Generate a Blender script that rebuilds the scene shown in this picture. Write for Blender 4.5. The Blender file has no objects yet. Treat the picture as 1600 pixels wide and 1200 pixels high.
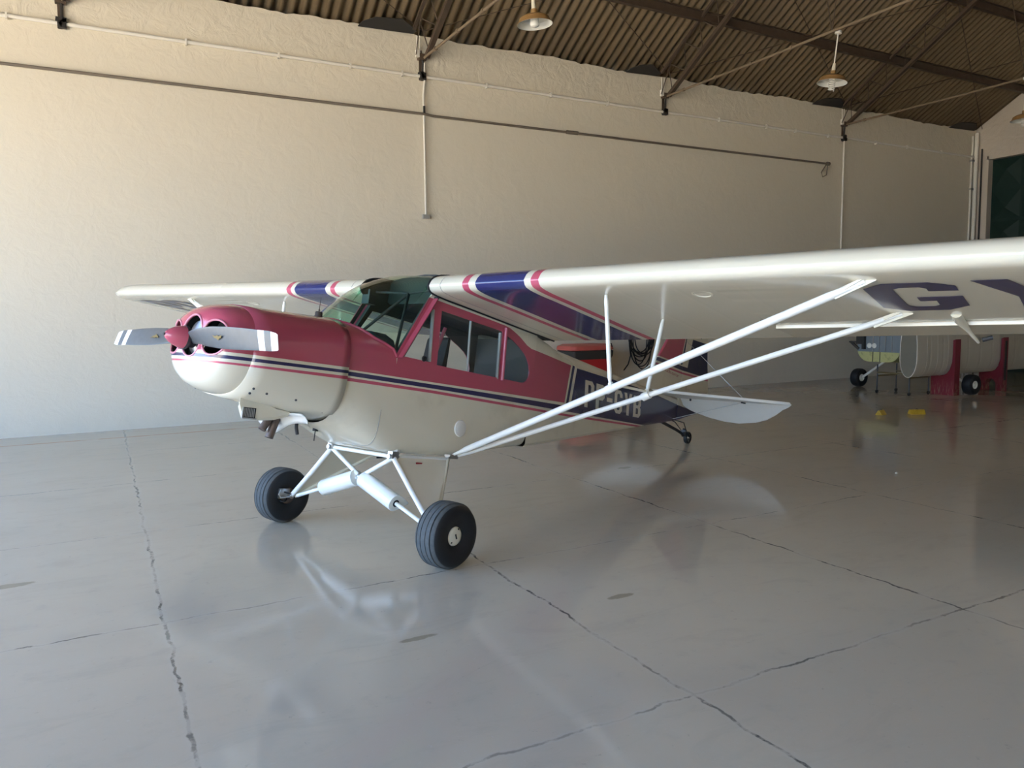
import bpy, math, random
from mathutils import Vector, Matrix
from mathutils.geometry import tessellate_polygon
random.seed(7)
C = bpy.context.scene.collection
SC = bpy.context.scene
rad = math.radians

# ------------------------------------------------------------------ camera
cam_d = bpy.data.cameras.new('camera'); cam = bpy.data.objects.new('camera', cam_d); C.objects.link(cam)
cam_d.sensor_width = 36.0; cam_d.lens = 36.0*1195.79/1600.0; cam_d.clip_end = 500
right = Vector((.88099, -.47301, -.01076)); up = Vector((.05231, .07478, .99583)); fwd = Vector((.47023, .87788, -.09062))
fwd.normalize(); right = (right - fwd*right.dot(fwd)).normalized(); up = right.cross(fwd)
cam.matrix_world = Matrix(((right.x, up.x, -fwd.x, 0), (right.y, up.y, -fwd.y, 0), (right.z, up.z, -fwd.z, 1.66), (0, 0, 0, 1)))
SC.camera = cam
# ------------------------------------------------------------------ sky, sun, exposure
SC.view_settings.view_transform = 'Standard'; SC.view_settings.look = 'None'
SC.view_settings.gamma = 1.0; SC.view_settings.use_curve_mapping = False
SC.view_settings.exposure = 1.95
SC.cycles.use_denoising = True
SC.cycles.max_bounces = 10; SC.cycles.diffuse_bounces = 6; SC.cycles.glossy_bounces = 4; SC.cycles.transparent_max_bounces = 12
SC.cycles.sample_clamp_indirect = 8.0
w = bpy.data.worlds.new('sky'); SC.world = w; w.use_nodes = True
nt = w.node_tree; nt.nodes.clear()
out = nt.nodes.new('ShaderNodeOutputWorld'); bg = nt.nodes.new('ShaderNodeBackground')
tc = nt.nodes.new('ShaderNodeTexCoord'); sx = nt.nodes.new('ShaderNodeSeparateXYZ'); cr = nt.nodes.new('ShaderNodeValToRGB')
nt.links.new(tc.outputs['Generated'], sx.inputs[0]); nt.links.new(sx.outputs['Z'], cr.inputs[0])
cr.color_ramp.elements[0].position = 0.0; cr.color_ramp.elements[0].color = (.76, .84, .93, 1)
cr.color_ramp.elements[1].position = 0.8; cr.color_ramp.elements[1].color = (.17, .37, .89, 1)
e = cr.color_ramp.elements.new(.12); e.color = (.51, .73, 1.0, 1)
e = cr.color_ramp.elements.new(.35); e.color = (.29, .54, 1.0, 1)
nt.links.new(cr.outputs[0], bg.inputs['Color']); bg.inputs['Strength'].default_value = 2.15
nt.links.new(bg.outputs[0], out.inputs[0])
sun_d = bpy.data.lights.new('sun', 'SUN'); sun = bpy.data.objects.new('sun', sun_d); C.objects.link(sun)
sun_d.energy = 15.0; sun_d.color = (1.0, .90, .76); sun_d.angle = rad(.53)
sun.rotation_euler = Vector((-.02, -.62, .78)).to_track_quat('Z', 'Y').to_euler()

# ------------------------------------------------------------------ node helpers
class NT:
    def __init__(s, name):
        s.m = bpy.data.materials.new(name); s.m.use_nodes = True; s.t = s.m.node_tree
        s.b = s.t.nodes['Principled BSDF']; s.o = s.t.nodes['Material Output']
    def n(s, ty, **k):
        q = s.t.nodes.new('ShaderNode'+ty)
        for a, b in k.items(): setattr(q, a, b)
        return q
    def put(s, sock, v):
        if isinstance(v, (int, float)): sock.default_value = v
        elif isinstance(v, (tuple, list)): sock.default_value = v
        else: s.t.links.new(v, sock)
    def math(s, op, a, b=0.0, c=None, clamp=False):
        q = s.n('Math', operation=op); q.use_clamp = clamp
        s.put(q.inputs[0], a); s.put(q.inputs[1], b)
        if c is not None: s.put(q.inputs[2], c)
        return q.outputs[0]
    def mix(s, f, a, b):
        q = s.n('Mix', data_type='RGBA'); s.put(q.inputs['Factor'], f)
        s.put(q.inputs['A'] if False else q.inputs[6], a); s.put(q.inputs[7], b); return q.outputs[2]
    def coord(s, which='Object'):
        return s.n('TexCoord').outputs[which]
    def xyz(s, v=None):
        q = s.n('SeparateXYZ'); s.t.links.new(v or s.coord(), q.inputs[0]); return q.outputs
    def noise(s, scale, detail=3.0, rough=.5, vec=None, out='Fac', dist=0.0):
        q = s.n('TexNoise'); q.inputs['Scale'].default_value = scale; q.inputs['Detail'].default_value = detail
        q.inputs['Roughness'].default_value = rough; q.inputs['Distortion'].default_value = dist
        s.t.links.new(vec or s.coord(), q.inputs['Vector']); return q.outputs[out]
    def map(s, sc, vec=None):
        q = s.n('Mapping'); q.inputs['Scale'].default_value = sc; s.t.links.new(vec or s.coord(), q.inputs[0]); return q.outputs[0]
    def ramp(s, f, pts):
        q = s.n('ValToRGB'); e = q.color_ramp.elements
        e[0].position, e[0].color = pts[0][0], pts[0][1]; e[1].position, e[1].color = pts[-1][0], pts[-1][1]
        for p, c in pts[1:-1]: e.new(p).color = c
        s.put(q.inputs[0], f); return q.outputs[0]
    def step(s, x, lo, hi):
        q = s.n('MapRange'); q.interpolation_type = 'SMOOTHSTEP'
        s.put(q.inputs[0], x); s.put(q.inputs[1], lo); s.put(q.inputs[2], hi); return q.outputs[0]
    def bump(s, h, strength=.3, dist=.02):
        q = s.n('Bump'); q.inputs['Strength'].default_value = strength; q.inputs['Distance'].default_value = dist
        s.put(q.inputs['Height'], h); s.t.links.new(q.outputs[0], s.b.inputs['Normal'])
    def base(s, c, rough=.5, metal=0.0, spec=.5, coat=0.0):
        s.put(s.b.inputs['Base Color'], c if not isinstance(c, tuple) or len(c) == 4 else c+(1,))
        s.put(s.b.inputs['Roughness'], rough); s.put(s.b.inputs['Metallic'], metal)
        s.b.inputs['Specular IOR Level'].default_value = spec
        if coat: s.b.inputs['Coat Weight'].default_value = coat; s.b.inputs['Coat Roughness'].default_value = .12
        return s.m
    def pw(s, x, pts):                       # piecewise linear function of x
        m0 = (pts[1][1]-pts[0][1])/(pts[1][0]-pts[0][0])
        y = s.math('MULTIPLY_ADD', x, m0, pts[0][1]-m0*pts[0][0]); m = m0
        for i in range(1, len(pts)-1):
            m1 = (pts[i+1][1]-pts[i][1])/(pts[i+1][0]-pts[i][0])
            y = s.math('MULTIPLY_ADD', s.math('MAXIMUM', s.math('SUBTRACT', x, pts[i][0]), 0.0), m1-m, y); m = m1
        return y
    def gt(s, a, b): return s.math('GREATER_THAN', a, b)
    def lt(s, a, b): return s.math('LESS_THAN', a, b)
    def all(s, *a):
        y = a[0]
        for q in a[1:]: y = s.math('MULTIPLY', y, q)
        return y
    def any(s, *a):
        y = a[0]
        for q in a[1:]: y = s.math('MAXIMUM', y, q)
        return y
def rgba(*c): return tuple(c)+(1.0,)
CREAM, PINK, NAVY, BLACK = rgba(.74, .70, .57), rgba(.47, .085, .135), rgba(.032, .027, .095), rgba(.012, .012, .016)
STRP = rgba(.55, .10, .16)
def plain(name, c, rough=.5, metal=0.0, spec=.5, coat=0.0, var=.08, scale=6.0):
    k = NT(name); f = k.noise(scale, 3)
    lo = tuple(v*(1-var) for v in c)+(1,); hi = tuple(min(1, v*(1+var)) for v in c)+(1,)
    return k.base(k.mix(f, lo, hi), rough, metal, spec, coat)

def grime(k, col, amount=.18, scale=5.0):
    f = k.step(k.noise(scale, 5, .6), .52, .75)
    return k.mix(k.math('MULTIPLY', f, amount), col, rgba(.20, .14, .08))

def cowl_mat(name, lines):
    k = NT(name); x, y, z = k.xyz()
    s = k.math('ADD', x, 1.5283); h = k.math('SUBTRACT', z, 1.2635)
    def ln(i): return k.math('MULTIPLY_ADD', s, lines[i][0], lines[i][1])
    c = k.mix(k.gt(h, ln(0)), CREAM, PINK)
    c = k.mix(k.all(k.lt(h, ln(1)), k.gt(h, ln(2))), c, NAVY)
    c = k.mix(k.all(k.lt(h, ln(3)), k.gt(h, ln(4))), c, STRP)
    k.base(c, .22, 0, .5, .5)
    k.bump(k.noise(2.5, 2), .06, .02)
    return k.m
M_COWL = cowl_mat('cowling_paint', [(.037, -.068), (.037, -.0875), (.037, -.1075), (.037, -.126), (.026, -.137)])

def body_mat():
    k = NT('fuselage_paint'); x, y, z = k.xyz()
    s = k.math('ADD', x, 1.5283); h = k.math('SUBTRACT', z, 1.2635)
    ct = k.pw(s, [(.93, -.046), (3.53, .004)])
    rim = k.pw(s, [(1.0, .62), (1.68, .575), (2.493, .536), (2.573, .526), (2.705, .477), (2.818, .423), (2.888, .405), (2.982, .40), (3.58, .36)])
    edge = k.math('MULTIPLY_ADD', h, .126, 3.535)
    c = k.mix(k.all(k.gt(h, ct), k.lt(h, rim), k.lt(s, edge)), CREAM, PINK)
    nt_ = k.pw(s, [(.93, -.058), (1.9, -.044), (3.3, -.026), (3.6, -.02)])
    nb = k.pw(s, [(.93, -.086), (1.9, -.075), (3.3, -.073), (5.4, -.066)])
    navy = k.all(k.lt(h, nt_), k.gt(h, nb))
    btop = k.pw(s, [(3.6, .351), (5.29, .331), (6.3, .258)])
    bed = k.math('MULTIPLY_ADD', h, .126, 3.657)
    block = k.all(k.gt(s, bed), k.lt(h, btop), k.gt(h, nb))
    blk = k.all(k.gt(s, k.math('ADD', edge, .03)), k.lt(s, k.math('ADD', edge, .075)), k.gt(h, nt_), k.lt(h, .365))
    c = k.mix(k.any(navy, blk), c, NAVY)
    c = k.mix(block, c, NAVY)
    rt = k.pw(s, [(.93, -.099), (1.74, -.090), (3.45, -.097), (5.28, -.078)])
    rb = k.pw(s, [(.93, -.121), (1.74, -.111), (3.45, -.118), (5.28, -.097)])
    c = k.mix(k.all(k.lt(h, rt), k.gt(h, rb), k.lt(s, 5.33)), c, STRP)
    c = grime(k, c, .15, 3.0)
    k.base(c, .25, 0, .5, .45)
    k.bump(k.noise(3.0, 2), .08, .02)
    return k.m
M_BODY = body_mat()

def wing_mat():
    k = NT('wing_paint'); x, y, z = k.xyz()
    a = k.math('ABSOLUTE', y)
    c = k.mix(k.all(k.gt(a, .84), k.lt(a, 1.27)), CREAM, rgba(.030, .040, .15))
    r = k.any(k.all(k.gt(a, .715), k.lt(a, .775)), k.all(k.gt(a, 1.325), k.lt(a, 1.39)))
    c = k.mix(r, c, STRP)
    k.base(c, .22, 0, .5, .5)
    rib = k.math('ABSOLUTE', k.math('WRAP', a, .19, -.19))
    k.bump(k.math('ADD', k.math('MULTIPLY', k.step(rib, .0, .03), .5), k.noise(2.2, 2)), .07, .02)
    return k.m
M_WING = wing_mat()

def fin_mat():
    k = NT('tail_paint'); x, y, z = k.xyz()
    s = k.math('ADD', x, 1.5283); h = k.math('SUBTRACT', z, 1.2635)
    post = k.math('MULTIPLY_ADD', h, .107, 6.292)
    bt = k.pw(s, [(5.6, .765), (6.35, .742), (7.1, .735)]); bb = k.pw(s, [(5.6, .722), (6.35, .690), (7.1, .690)])
    red = k.all(k.gt(h, k.pw(s, [(5.6, .784), (6.35, .757)])), k.lt(s, k.math('MULTIPLY_ADD', h, .225, 6.100)))
    black = k.all(k.gt(h, .757), k.gt(s, k.math('MULTIPLY_ADD', h, .225, 6.120)), k.lt(s, k.math('MULTIPLY_ADD', h, .225, 6.160)))
    band = k.all(k.lt(h, bt), k.gt(h, bb))
    blue = k.all(k.gt(s, k.math('MULTIPLY_ADD', h, .195, 6.335)), k.gt(h, bb), k.lt(h, k.pw(s, [(6.5, 1.11), (6.95, 1.12)])))
    low = k.all(k.lt(h, k.pw(s, [(6.3, .258), (6.9, .215)])), k.gt(s, 6.2))
    top = k.all(k.gt(h, 1.16), k.lt(h, 1.3), k.gt(s, 6.6), k.lt(s, 6.8))
    c = k.mix(red, CREAM, PINK); c = k.mix(k.any(black, band, blue, low, top), c, rgba(.02, .02, .065))
    line = k.all(k.lt(h, k.pw(s, [(5.6, .695), (6.36, .668), (7.1, .676)])), k.gt(h, k.pw(s, [(5.6, .672), (6.36, .645), (7.1, .648)])))
    c = k.mix(line, c, STRP); c = grime(k, c, .2, 6.0)
    k.base(c, .28, 0, .5, .4); return k.m
M_FIN = fin_mat()
M_CREAM = plain('cream_paint', (.74, .70, .57), .25, 0, .5, .4, .04)
M_WHITE = plain('white_enamel', (.80, .80, .76), .28, 0, .5, .3, .04)
M_PINK = plain('pink_paint', (.47, .085, .135), .25, 0, .5, .4, .04)
M_PINKL = plain('spinner_pink', (.50, .10, .15), .25, 0, .5, .4, .04)
M_LIP = plain('lit_pink_edge', (.66, .26, .33), .3, 0, .5, .3, .04)  # pink paint lightened: the light caught by the opening rims is in the colour
M_NAVY = plain('navy_lettering', (.032, .027, .095), .3, 0, .5, .3, .04)
M_LETTER = plain('cream_lettering', (.70, .66, .54), .3, 0, .5, .3, .04)
M_RED = plain('red_lettering', (.35, .03, .04), .4)
M_LINER = plain('dark_liner', (.050, .056, .055), .8)
M_BLK = plain('black_rubber', (.012, .013, .015), .55, 0, .4)
M_TREAD = plain('worn_tread', (.085, .090, .090), .75, 0, .3, 0, .25, 40)
M_METAL = plain('bare_metal', (.42, .42, .42), .35, 1.0)
M_BLADE = plain('grey_blade', (.36, .38, .40), .34, .45, .5)
M_DARKM = plain('dark_metal', (.06, .06, .065), .5, .6)
M_EXH = plain('exhaust_steel', (.17, .13, .11), .5, .7)
M_GOLD = plain('gold_decal', (.22, .16, .05), .5)
M_SEAL = plain('window_seal', (.33, .33, .31), .5)
M_STAB = plain('stabilizer_paint', (.82, .82, .77), .3, 0, .5, .3, .04)
M_STEELW = plain('wire_steel', (.55, .55, .52), .4, .7)
def glass(name, tint, mixf=.12):
    k = NT(name); t = k.t; t.nodes.remove(k.b)
    tr = k.n('BsdfTransparent'); tr.inputs[0].default_value = tint
    gl = k.n('BsdfGlossy'); gl.inputs['Roughness'].default_value = .04; gl.inputs['Color'].default_value = (1, 1, 1, 1)
    fr = k.n('Fresnel'); k.put(fr.inputs[0], k.math('MULTIPLY_ADD', k.n('NewGeometry').outputs['Backfacing'], 1/1.45-1.45, 1.45))
    mx = k.n('MixShader'); t.links.new(fr.outputs[0], mx.inputs[0]); t.links.new(tr.outputs[0], mx.inputs[1]); t.links.new(gl.outputs[0], mx.inputs[2])
    t.links.new(mx.outputs[0], k.o.inputs[0]); return k.m
M_GLASSG = glass('green_tinted_glass', (.66, .87, .77, 1))
M_GLASS = glass('clear_glass', (.93, .95, .95, 1))

# ------------------------------------------------------------------ mesh builder
class MB:
    def __init__(s): s.v = []; s.f = []; s.m = []
    def add(s, vs, fs, mi=0):
        o = len(s.v); s.v += [tuple(p) for p in vs]; s.f += [tuple(i+o for i in f) for f in fs]; s.m += [mi]*len(fs); return s
    def box(s, c, d, mi=0, R=None):
        c = Vector(c); pts = []
        for z in (-.5, .5):
            for y in (-.5, .5):
                for x in (-.5, .5):
                    q = Vector((x*d[0], y*d[1], z*d[2])); pts.append(c+(R@q if R else q))
        return s.add(pts, [(0, 2, 3, 1), (4, 5, 7, 6), (0, 1, 5, 4), (2, 6, 7, 3), (0, 4, 6, 2), (1, 3, 7, 5)], mi)
    def bar(s, a, b, w, h, mi=0, upv=(0, 0, 1)):
        a, b = Vector(a), Vector(b); d = (b-a); L = d.length; d.normalize()
        y = Vector(upv).cross(d)
        if y.length < 1e-4: y = Vector((1, 0, 0)).cross(d)
        y.normalize(); z = d.cross(y)
        return s.box((a+b)/2, (L, w, h), mi, Matrix((d, y, z)).transposed())
    def tube(s, pts, r, n=12, mi=0, caps=True, ell=None, ref=(0, 0, 1)):
        pts = [Vector(p) for p in pts]; N = len(pts); rings = []
        rr = r if isinstance(r, (list, tuple)) else [r]*N
        prev = None
        for i, p in enumerate(pts):
            t = (pts[min(i+1, N-1)]-pts[max(i-1, 0)]).normalized()
            if prev is None:
                x = Vector(ref)-t*t.dot(Vector(ref))
                if x.length < 1e-3: x = Vector((1, 0, 0))-t*t.x
                x.normalize()
            else:
                x = prev-t*t.dot(prev); x.normalize()
            prev = x; y = t.cross(x); e = ell or 1.0
            rings.append([p+(x*math.cos(2*math.pi*j/n)*e+y*math.sin(2*math.pi*j/n))*rr[i] for j in range(n)])
        return s.loft(rings, mi, caps, caps)
    def loft(s, rings, mi=0, c0=False, c1=False, closed=True):
        n = len(rings[0]); vs = [p for r in rings for p in r]; fs = []
        for i in range(len(rings)-1):
            for j in range(n if closed else n-1):
                a, b = i*n+j, i*n+(j+1) % n; fs.append((a, b, b+n, a+n))
        if c0: fs.append(tuple(range(n-1, -1, -1)))
        if c1: fs.append(tuple((len(rings)-1)*n+j for j in range(n)))
        return s.add(vs, fs, mi)
    def lathe(s, prof, o, ax, n=32, mi=0, mats=None):
        o = Vector(o); ax = Vector(ax).normalized()
        x = ax.orthogonal().normalized(); y = ax.cross(x); m = len(prof); vs = []; 
        for j in range(n):
            a = 2*math.pi*j/n; d = x*math.cos(a)+y*math.sin(a)
            vs += [o+d*r+ax*z for r, z in prof]
        off = len(s.v); s.v += [tuple(p) for p in vs]
        for i in range(m-1):
            for j in range(n):
                k = (j+1) % n
                s.f.append((off+j*m+i, off+k*m+i, off+k*m+i+1, off+j*m+i+1)); s.m.append(mats[i] if mats else mi)
        return s
    def sphere(s, c, r, n=12, mi=0, sc=(1, 1, 1)):
        c = Vector(c); rings = []
        for i in range(1, n):
            a = math.pi*i/n
            rings.append([c+Vector((sc[0]*r*math.sin(a)*math.cos(2*math.pi*j/(2*n)), sc[1]*r*math.sin(a)*math.sin(2*math.pi*j/(2*n)), sc[2]*r*math.cos(a))) for j in range(2*n)])
        return s.loft(rings, mi, True, True)
    def plate(s, outline, fn, t, mi=0, holes=(), mi_side=None, mi_a=None):
        """outline/holes: 2D lists; fn(p, k) -> 3D point with offset k*t (k = 0..1)."""
        loops = [list(outline)]+[list(h) for h in holes]
        tri = tessellate_polygon([[Vector((p[0], p[1], 0)) for p in l] for l in loops])
        flat = [p for l in loops for p in l]; n = len(flat)
        a = [fn(p, -.5*t) for p in flat]; b = [fn(p, .5*t) for p in flat]
        fs = [tuple(q) for q in tri]+[tuple(i+n for i in reversed(q)) for q in tri]
        s.add(a+b, fs, mi)
        if mi_a is not None: s.m[-len(fs):] = [mi_a]*len(tri)+[mi]*len(tri)
        o = 0; sides = []
        for l in loops:
            for i in range(len(l)):
                j = (i+1) % len(l); sides.append((o+i, o+j, o+j+n, o+i+n))
            o += len(l)
        base = len(s.v)-2*n
        s.f += [tuple(i+base for i in q) for q in sides]; s.m += [mi if mi_side is None else mi_side]*len(sides)
        return s
    def build(s, name, mats, parent=None, smooth=35, solid=None, fix=True):
        me = bpy.data.meshes.new(name); me.from_pydata(s.v, [], s.f)
        for m in (mats if isinstance(mats, (list, tuple)) else [mats]): me.materials.append(m)
        me.polygons.foreach_set('material_index', s.m)
        if fix:
            import bmesh
            b = bmesh.new(); b.from_mesh(me); bmesh.ops.recalc_face_normals(b, faces=b.faces); b.to_mesh(me); b.free()
        if smooth:
            me.polygons.foreach_set('use_smooth', [True]*len(me.polygons)); me.set_sharp_from_angle(angle=rad(smooth))
        me.update()
        o = bpy.data.objects.new(name, me); C.objects.link(o)
        if parent is not None: o.parent = parent
        return o
def tag(o, label=None, cat=None, group=None, kind=None):
    if label: o['label'] = label
    if cat: o['category'] = cat
    if group: o['group'] = group
    if kind: o['kind'] = kind
    return o
def empty(name, loc=(0, 0, 0), rz=0.0):
    o = bpy.data.objects.new(name, None); C.objects.link(o); o.location = loc; o.rotation_euler = (0, 0, rz)
    o.empty_display_size = .2; return o
def bake(o, mods=True):
    dg = bpy.context.evaluated_depsgraph_get(); me = bpy.data.meshes.new_from_object(o.evaluated_get(dg))
    o.modifiers.clear(); o.data = me; return o

# ------------------------------------------------------------------ hangar shell  (x along the long wall, y towards it)
X0, X1, Y0, Y1, WT = -5.6, 21.17, -6.0, 12.754, 6.46
RIDGE = (Y0+Y1)/2
def roof_z(y): return 6.51+.6*((Y1-y) if y > RIDGE else (y-Y0))
def wall_mat(name, c):
    k = NT(name); p = k.coord()
    n1 = k.noise(.7, 4, .55, p); n2 = k.noise(4.0, 5, .6, p, dist=.6); n3 = k.noise(22, 4, .6, p)
    col = k.mix(n1, tuple(v*.94 for v in c)+(1,), tuple(c)+(1,))
    col = k.mix(k.math('MULTIPLY', k.step(k.noise(1.6, 6, .65, k.map((1, 1, .25))), .58, .8), .12), col, rgba(.42, .33, .22))
    x, y, z = k.xyz()
    low = k.math('SUBTRACT', 1.0, k.step(z, .0, .5))
    col = k.mix(k.math('MULTIPLY', k.math('MULTIPLY', low, n2), .16), col, rgba(.30, .27, .24))
    k.base(col, .75, 0, .25)
    up = k.step(z, 5.2, 5.9)
    h = k.math('ADD', k.math('MULTIPLY', n2, k.math('MULTIPLY_ADD', up, .9, .55)), k.math('MULTIPLY', n3, .12))
    k.bump(h, .5, .035)
    return k.m
M_WALL = wall_mat('whitewashed_plaster', (.75, .695, .575))
M_WALLE = wall_mat('end_wall_plaster', (.66, .59, .50))
def floor_mat():
    k = NT('painted_concrete_floor'); p = k.coord(); x, y, z = k.xyz(p)
    wob = k.math('MULTIPLY', k.math('SUBTRACT', k.noise(3.0, 4, .65, p), .5), .11)
    wob2 = k.math('MULTIPLY', k.math('SUBTRACT', k.noise(2.6, 4, .65, k.map((1.3, 1.3, 1), p)), .5), .10)
    def joint(v, off, per, wb, wid):
        q = k.math('WRAP', k.math('ADD', k.math('SUBTRACT', v, off), wb), per/2, -per/2)
        return k.math('SUBTRACT', 1.0, k.step(k.math('ABSOLUTE', q), wid*.4, wid))
    brk = k.step(k.noise(5.0, 5, .7, p), .44, .56)
    jx = joint(x, .23, 1.96, wob, .011); jy = joint(y, 2.45, 2.03, wob2, .009)
    fade = k.step(k.noise(.8, 2, .5, p), .38, .62)
    crack = k.math('MULTIPLY', k.any(jx, k.math('MULTIPLY', jy, .85)), k.math('MULTIPLY_ADD', brk, .75, .16))
    crack = k.math('MULTIPLY', crack, k.math('MULTIPLY_ADD', fade, .75, .25))
    soft = k.any(joint(x, .23, 1.96, wob, .035), joint(y, 2.45, 2.03, wob2, .03))
    n1 = k.noise(.55, 5, .6, p, dist=.8); n2 = k.noise(6, 5, .65, p); n3 = k.noise(60, 3, .6, p)
    col = k.mix(n1, rgba(.50, .425, .325), rgba(.58, .505, .395))
    col = k.mix(k.math('MULTIPLY', k.step(n2, .55, .8), .25), col, rgba(.33, .30, .26))
    col = k.mix(k.math('MULTIPLY', soft, .10), col, rgba(.58, .56, .52))
    col = k.mix(k.math('MULTIPLY', k.step(k.noise(2.4, 6, .68, k.map((.6, 1.6, 1), p), dist=1.0), .50, .72), .22), col, rgba(.36, .32, .26))
    col = k.mix(k.math('MULTIPLY', k.step(k.noise(38, 4, .7, p), .60, .74), .30), col, rgba(.58, .55, .50))
    col = k.mix(k.math('MULTIPLY', k.step(k.noise(17, 5, .75, p), .62, .72), .35), col, rgba(.26, .24, .21))
    for (sx, sy, rx, ry) in ((2.62, 3.56, .10, .035), (1.36, 3.6, .12, .03), (.55, 2.45, .07, .03), (4.9, 6.6, .1, .05), (-.6, 5.6, .18, .05), (2.3, 8.6, .3, .06)):
        d = k.math('ADD', k.math('POWER', k.math('DIVIDE', k.math('SUBTRACT', x, sx), rx), 2.0), k.math('POWER', k.math('DIVIDE', k.math('SUBTRACT', y, sy), ry), 2.0))
        d = k.math('ADD', d, k.math('MULTIPLY', k.noise(14, 4, .6, p), 1.4))
        col = k.mix(k.math('MULTIPLY', k.math('SUBTRACT', 1.0, k.step(d, 1.2, 1.6)), .7), col, rgba(.22, .185, .12))
    line = k.math('MULTIPLY', k.math('SUBTRACT', 1.0, k.step(k.math('ABSOLUTE', k.math('SUBTRACT', y, 11.95)), .03, .045)), k.step(k.noise(3, 4, .6, p), .3, .55))
    col = k.mix(k.math('MULTIPLY', line, .55), col, rgba(.45, .20, .08))
    red = k.all(k.step(x, 12.4, 12.8), k.math('SUBTRACT', 1.0, k.step(x, 15.6, 16.0)), k.step(y, 12.05, 12.12), k.step(k.noise(2.2, 4, .6, p), .32, .5))
    col = k.mix(k.math('MULTIPLY', red, .8), col, rgba(.26, .10, .05))
    col = k.mix(crack, col, rgba(.045, .042, .04))
    rough = k.math('MULTIPLY_ADD', k.noise(.8, 4, .55, p, dist=.5), .22, -.015)
    k.base(col, rough, 0, .5)
    big = k.noise(1.7, 3, .5, k.map((1, 1.4, 1), p))
    hh = k.math('ADD', k.math('MULTIPLY', big, .5), k.math('ADD', k.math('MULTIPLY', n2, .05), k.math('MULTIPLY', n3, .006)))
    k.bump(hh, .16, .02)
    return k.m
M_FLOOR = floor_mat()
def roof_mat():
    k = NT('fibre_cement_sheet'); p = k.coord()
    st = k.noise(3.0, 5, .65, k.map((6.0, .5, .5), p)); sp = k.noise(30, 4, .7, p); b = k.noise(.5, 3, .5, p)
    col = k.mix(st, rgba(.125, .090, .052), rgba(.27, .205, .125))
    col = k.mix(k.math('MULTIPLY', k.step(sp, .52, .75), .4), col, rgba(.30, .255, .18))
    col = k.mix(k.math('MULTIPLY', k.step(b, .5, .7), .35), col, rgba(.16, .125, .09))
    k.base(col, .85, 0, .2); k.bump(sp, .25, .01); return k.m
M_ROOF = roof_mat()
M_STEEL = plain('brown_steel', (.085, .06, .042), .6, 0, .4, 0, .35, 8)
M_TIE = plain('tie_rod_paint', (.22, .165, .11), .55, 0, .4, 0, .25, 8)
M_PIPEW = plain('white_conduit', (.80, .77, .70), .45)
M_PIPEB = plain('grey_brown_pipe', (.17, .14, .11), .5)
M_BOX = plain('black_fitting', (.03, .028, .026), .6)
M_APRON = plain('sunlit_concrete', (.56, .485, .355), .9, 0, .2, 0, .12, .4)

tag(MB().box(((X0+X1)/2, (Y0+Y1)/2, -.1), (X1-X0, Y1-Y0, .2)).build('floor', M_FLOOR, smooth=0), 'glossy grey painted concrete hangar floor with cracked joints', 'floor', kind='structure')
tag(MB().box((X0-60, 3, -.12), (120, 240, .2)).build('ground', M_APRON, smooth=0), 'concrete apron outside the hangar door', 'ground', kind='structure')
# long wall: inner face with a slightly ragged top edge
b = MB(); N = 220; top = []
for i in range(N+1):
    x = X0-.2+(X1-X0+.4)*i/N; top.append((x, WT+random.uniform(-.018, .018)+.02*math.sin(x*1.9)))
vs = []
for x, zt in top: vs += [(x, Y1, -.1), (x, Y1, zt), (x, Y1+.3, zt), (x, Y1+.3, -.1)]
fs = []
for i in range(N):
    a = i*4; q = a+4; fs += [(a, q, q+1, a+1), (a+1, q+1, q+2, a+2), (a+2, q+2, q+3, a+3)]
b.add(vs, fs); tag(b.build('wall_left', M_WALL, smooth=0), 'long whitewashed plaster hangar wall behind the airplane', 'wall', kind='structure')
tag(MB().box(((X0+X1)/2, Y0-.15, 3.2), (X1-X0, .3, 6.6)).build('wall_right', M_WALL, smooth=0), 'opposite whitewashed hangar wall', 'wall', kind='structure')
DY0, DY1, DZ = 6.3, 12.35, 5.635          # green door in the far end wall
def gable(x, holes): 
    o = [(Y0, -.1), (Y1+.02, -.1), (Y1+.02, roof_z(Y1)-.03), (RIDGE, roof_z(RIDGE)-.03), (Y0, roof_z(Y0)-.03)]
    return MB().plate(o, lambda p, k: Vector((x+k, p[0], p[1])), .3, holes=holes)
tag(gable(X1+.15, [[(DY0, -.05), (DY1, -.05), (DY1, DZ), (DY0, DZ)]]).build('wall_back', M_WALLE, smooth=0), 'pinkish plastered gable end wall with the green door', 'wall', kind='structure')
tag(gable(X0-.15, [[(-5.6, -.05), (10.6, -.05), (10.6, 5.3), (-5.6, 5.3)]]).build('wall_front', M_WALL, smooth=0), 'gable end wall with the open hangar doorway', 'wall', kind='structure')
# corrugated roof, real waves
def roof(ya, yb, step, name, label):
    b = MB(); n = int((X1-X0+.3)/step); rows = 5; rings = []
    for r in range(rows+1):
        y = ya+(yb-ya)*r/rows
        rings.append([(X0-.15+step*i, y, roof_z(min(max(y, Y0), Y1))-(.6*(max(y-Y1, 0)+max(Y0-y, 0)))+.035*math.cos(2*math.pi*(step*i)/.176)+.03) for i in range(n+1)])
    b.loft(rings, closed=False)
    o = b.build(name, M_ROOF, smooth=70, fix=False); tag(o, label, 'roof', kind='structure')
    m = o.modifiers.new('thickness', 'SOLIDIFY'); m.thickness = .008; m.offset = 1
    return o
roof(Y1+.18, RIDGE, .022, 'ceiling', 'brown corrugated fibre cement roof sloping up from the long wall')
roof(RIDGE, Y0-.18, .044, 'roof', 'far slope of the corrugated fibre cement roof')
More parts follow.
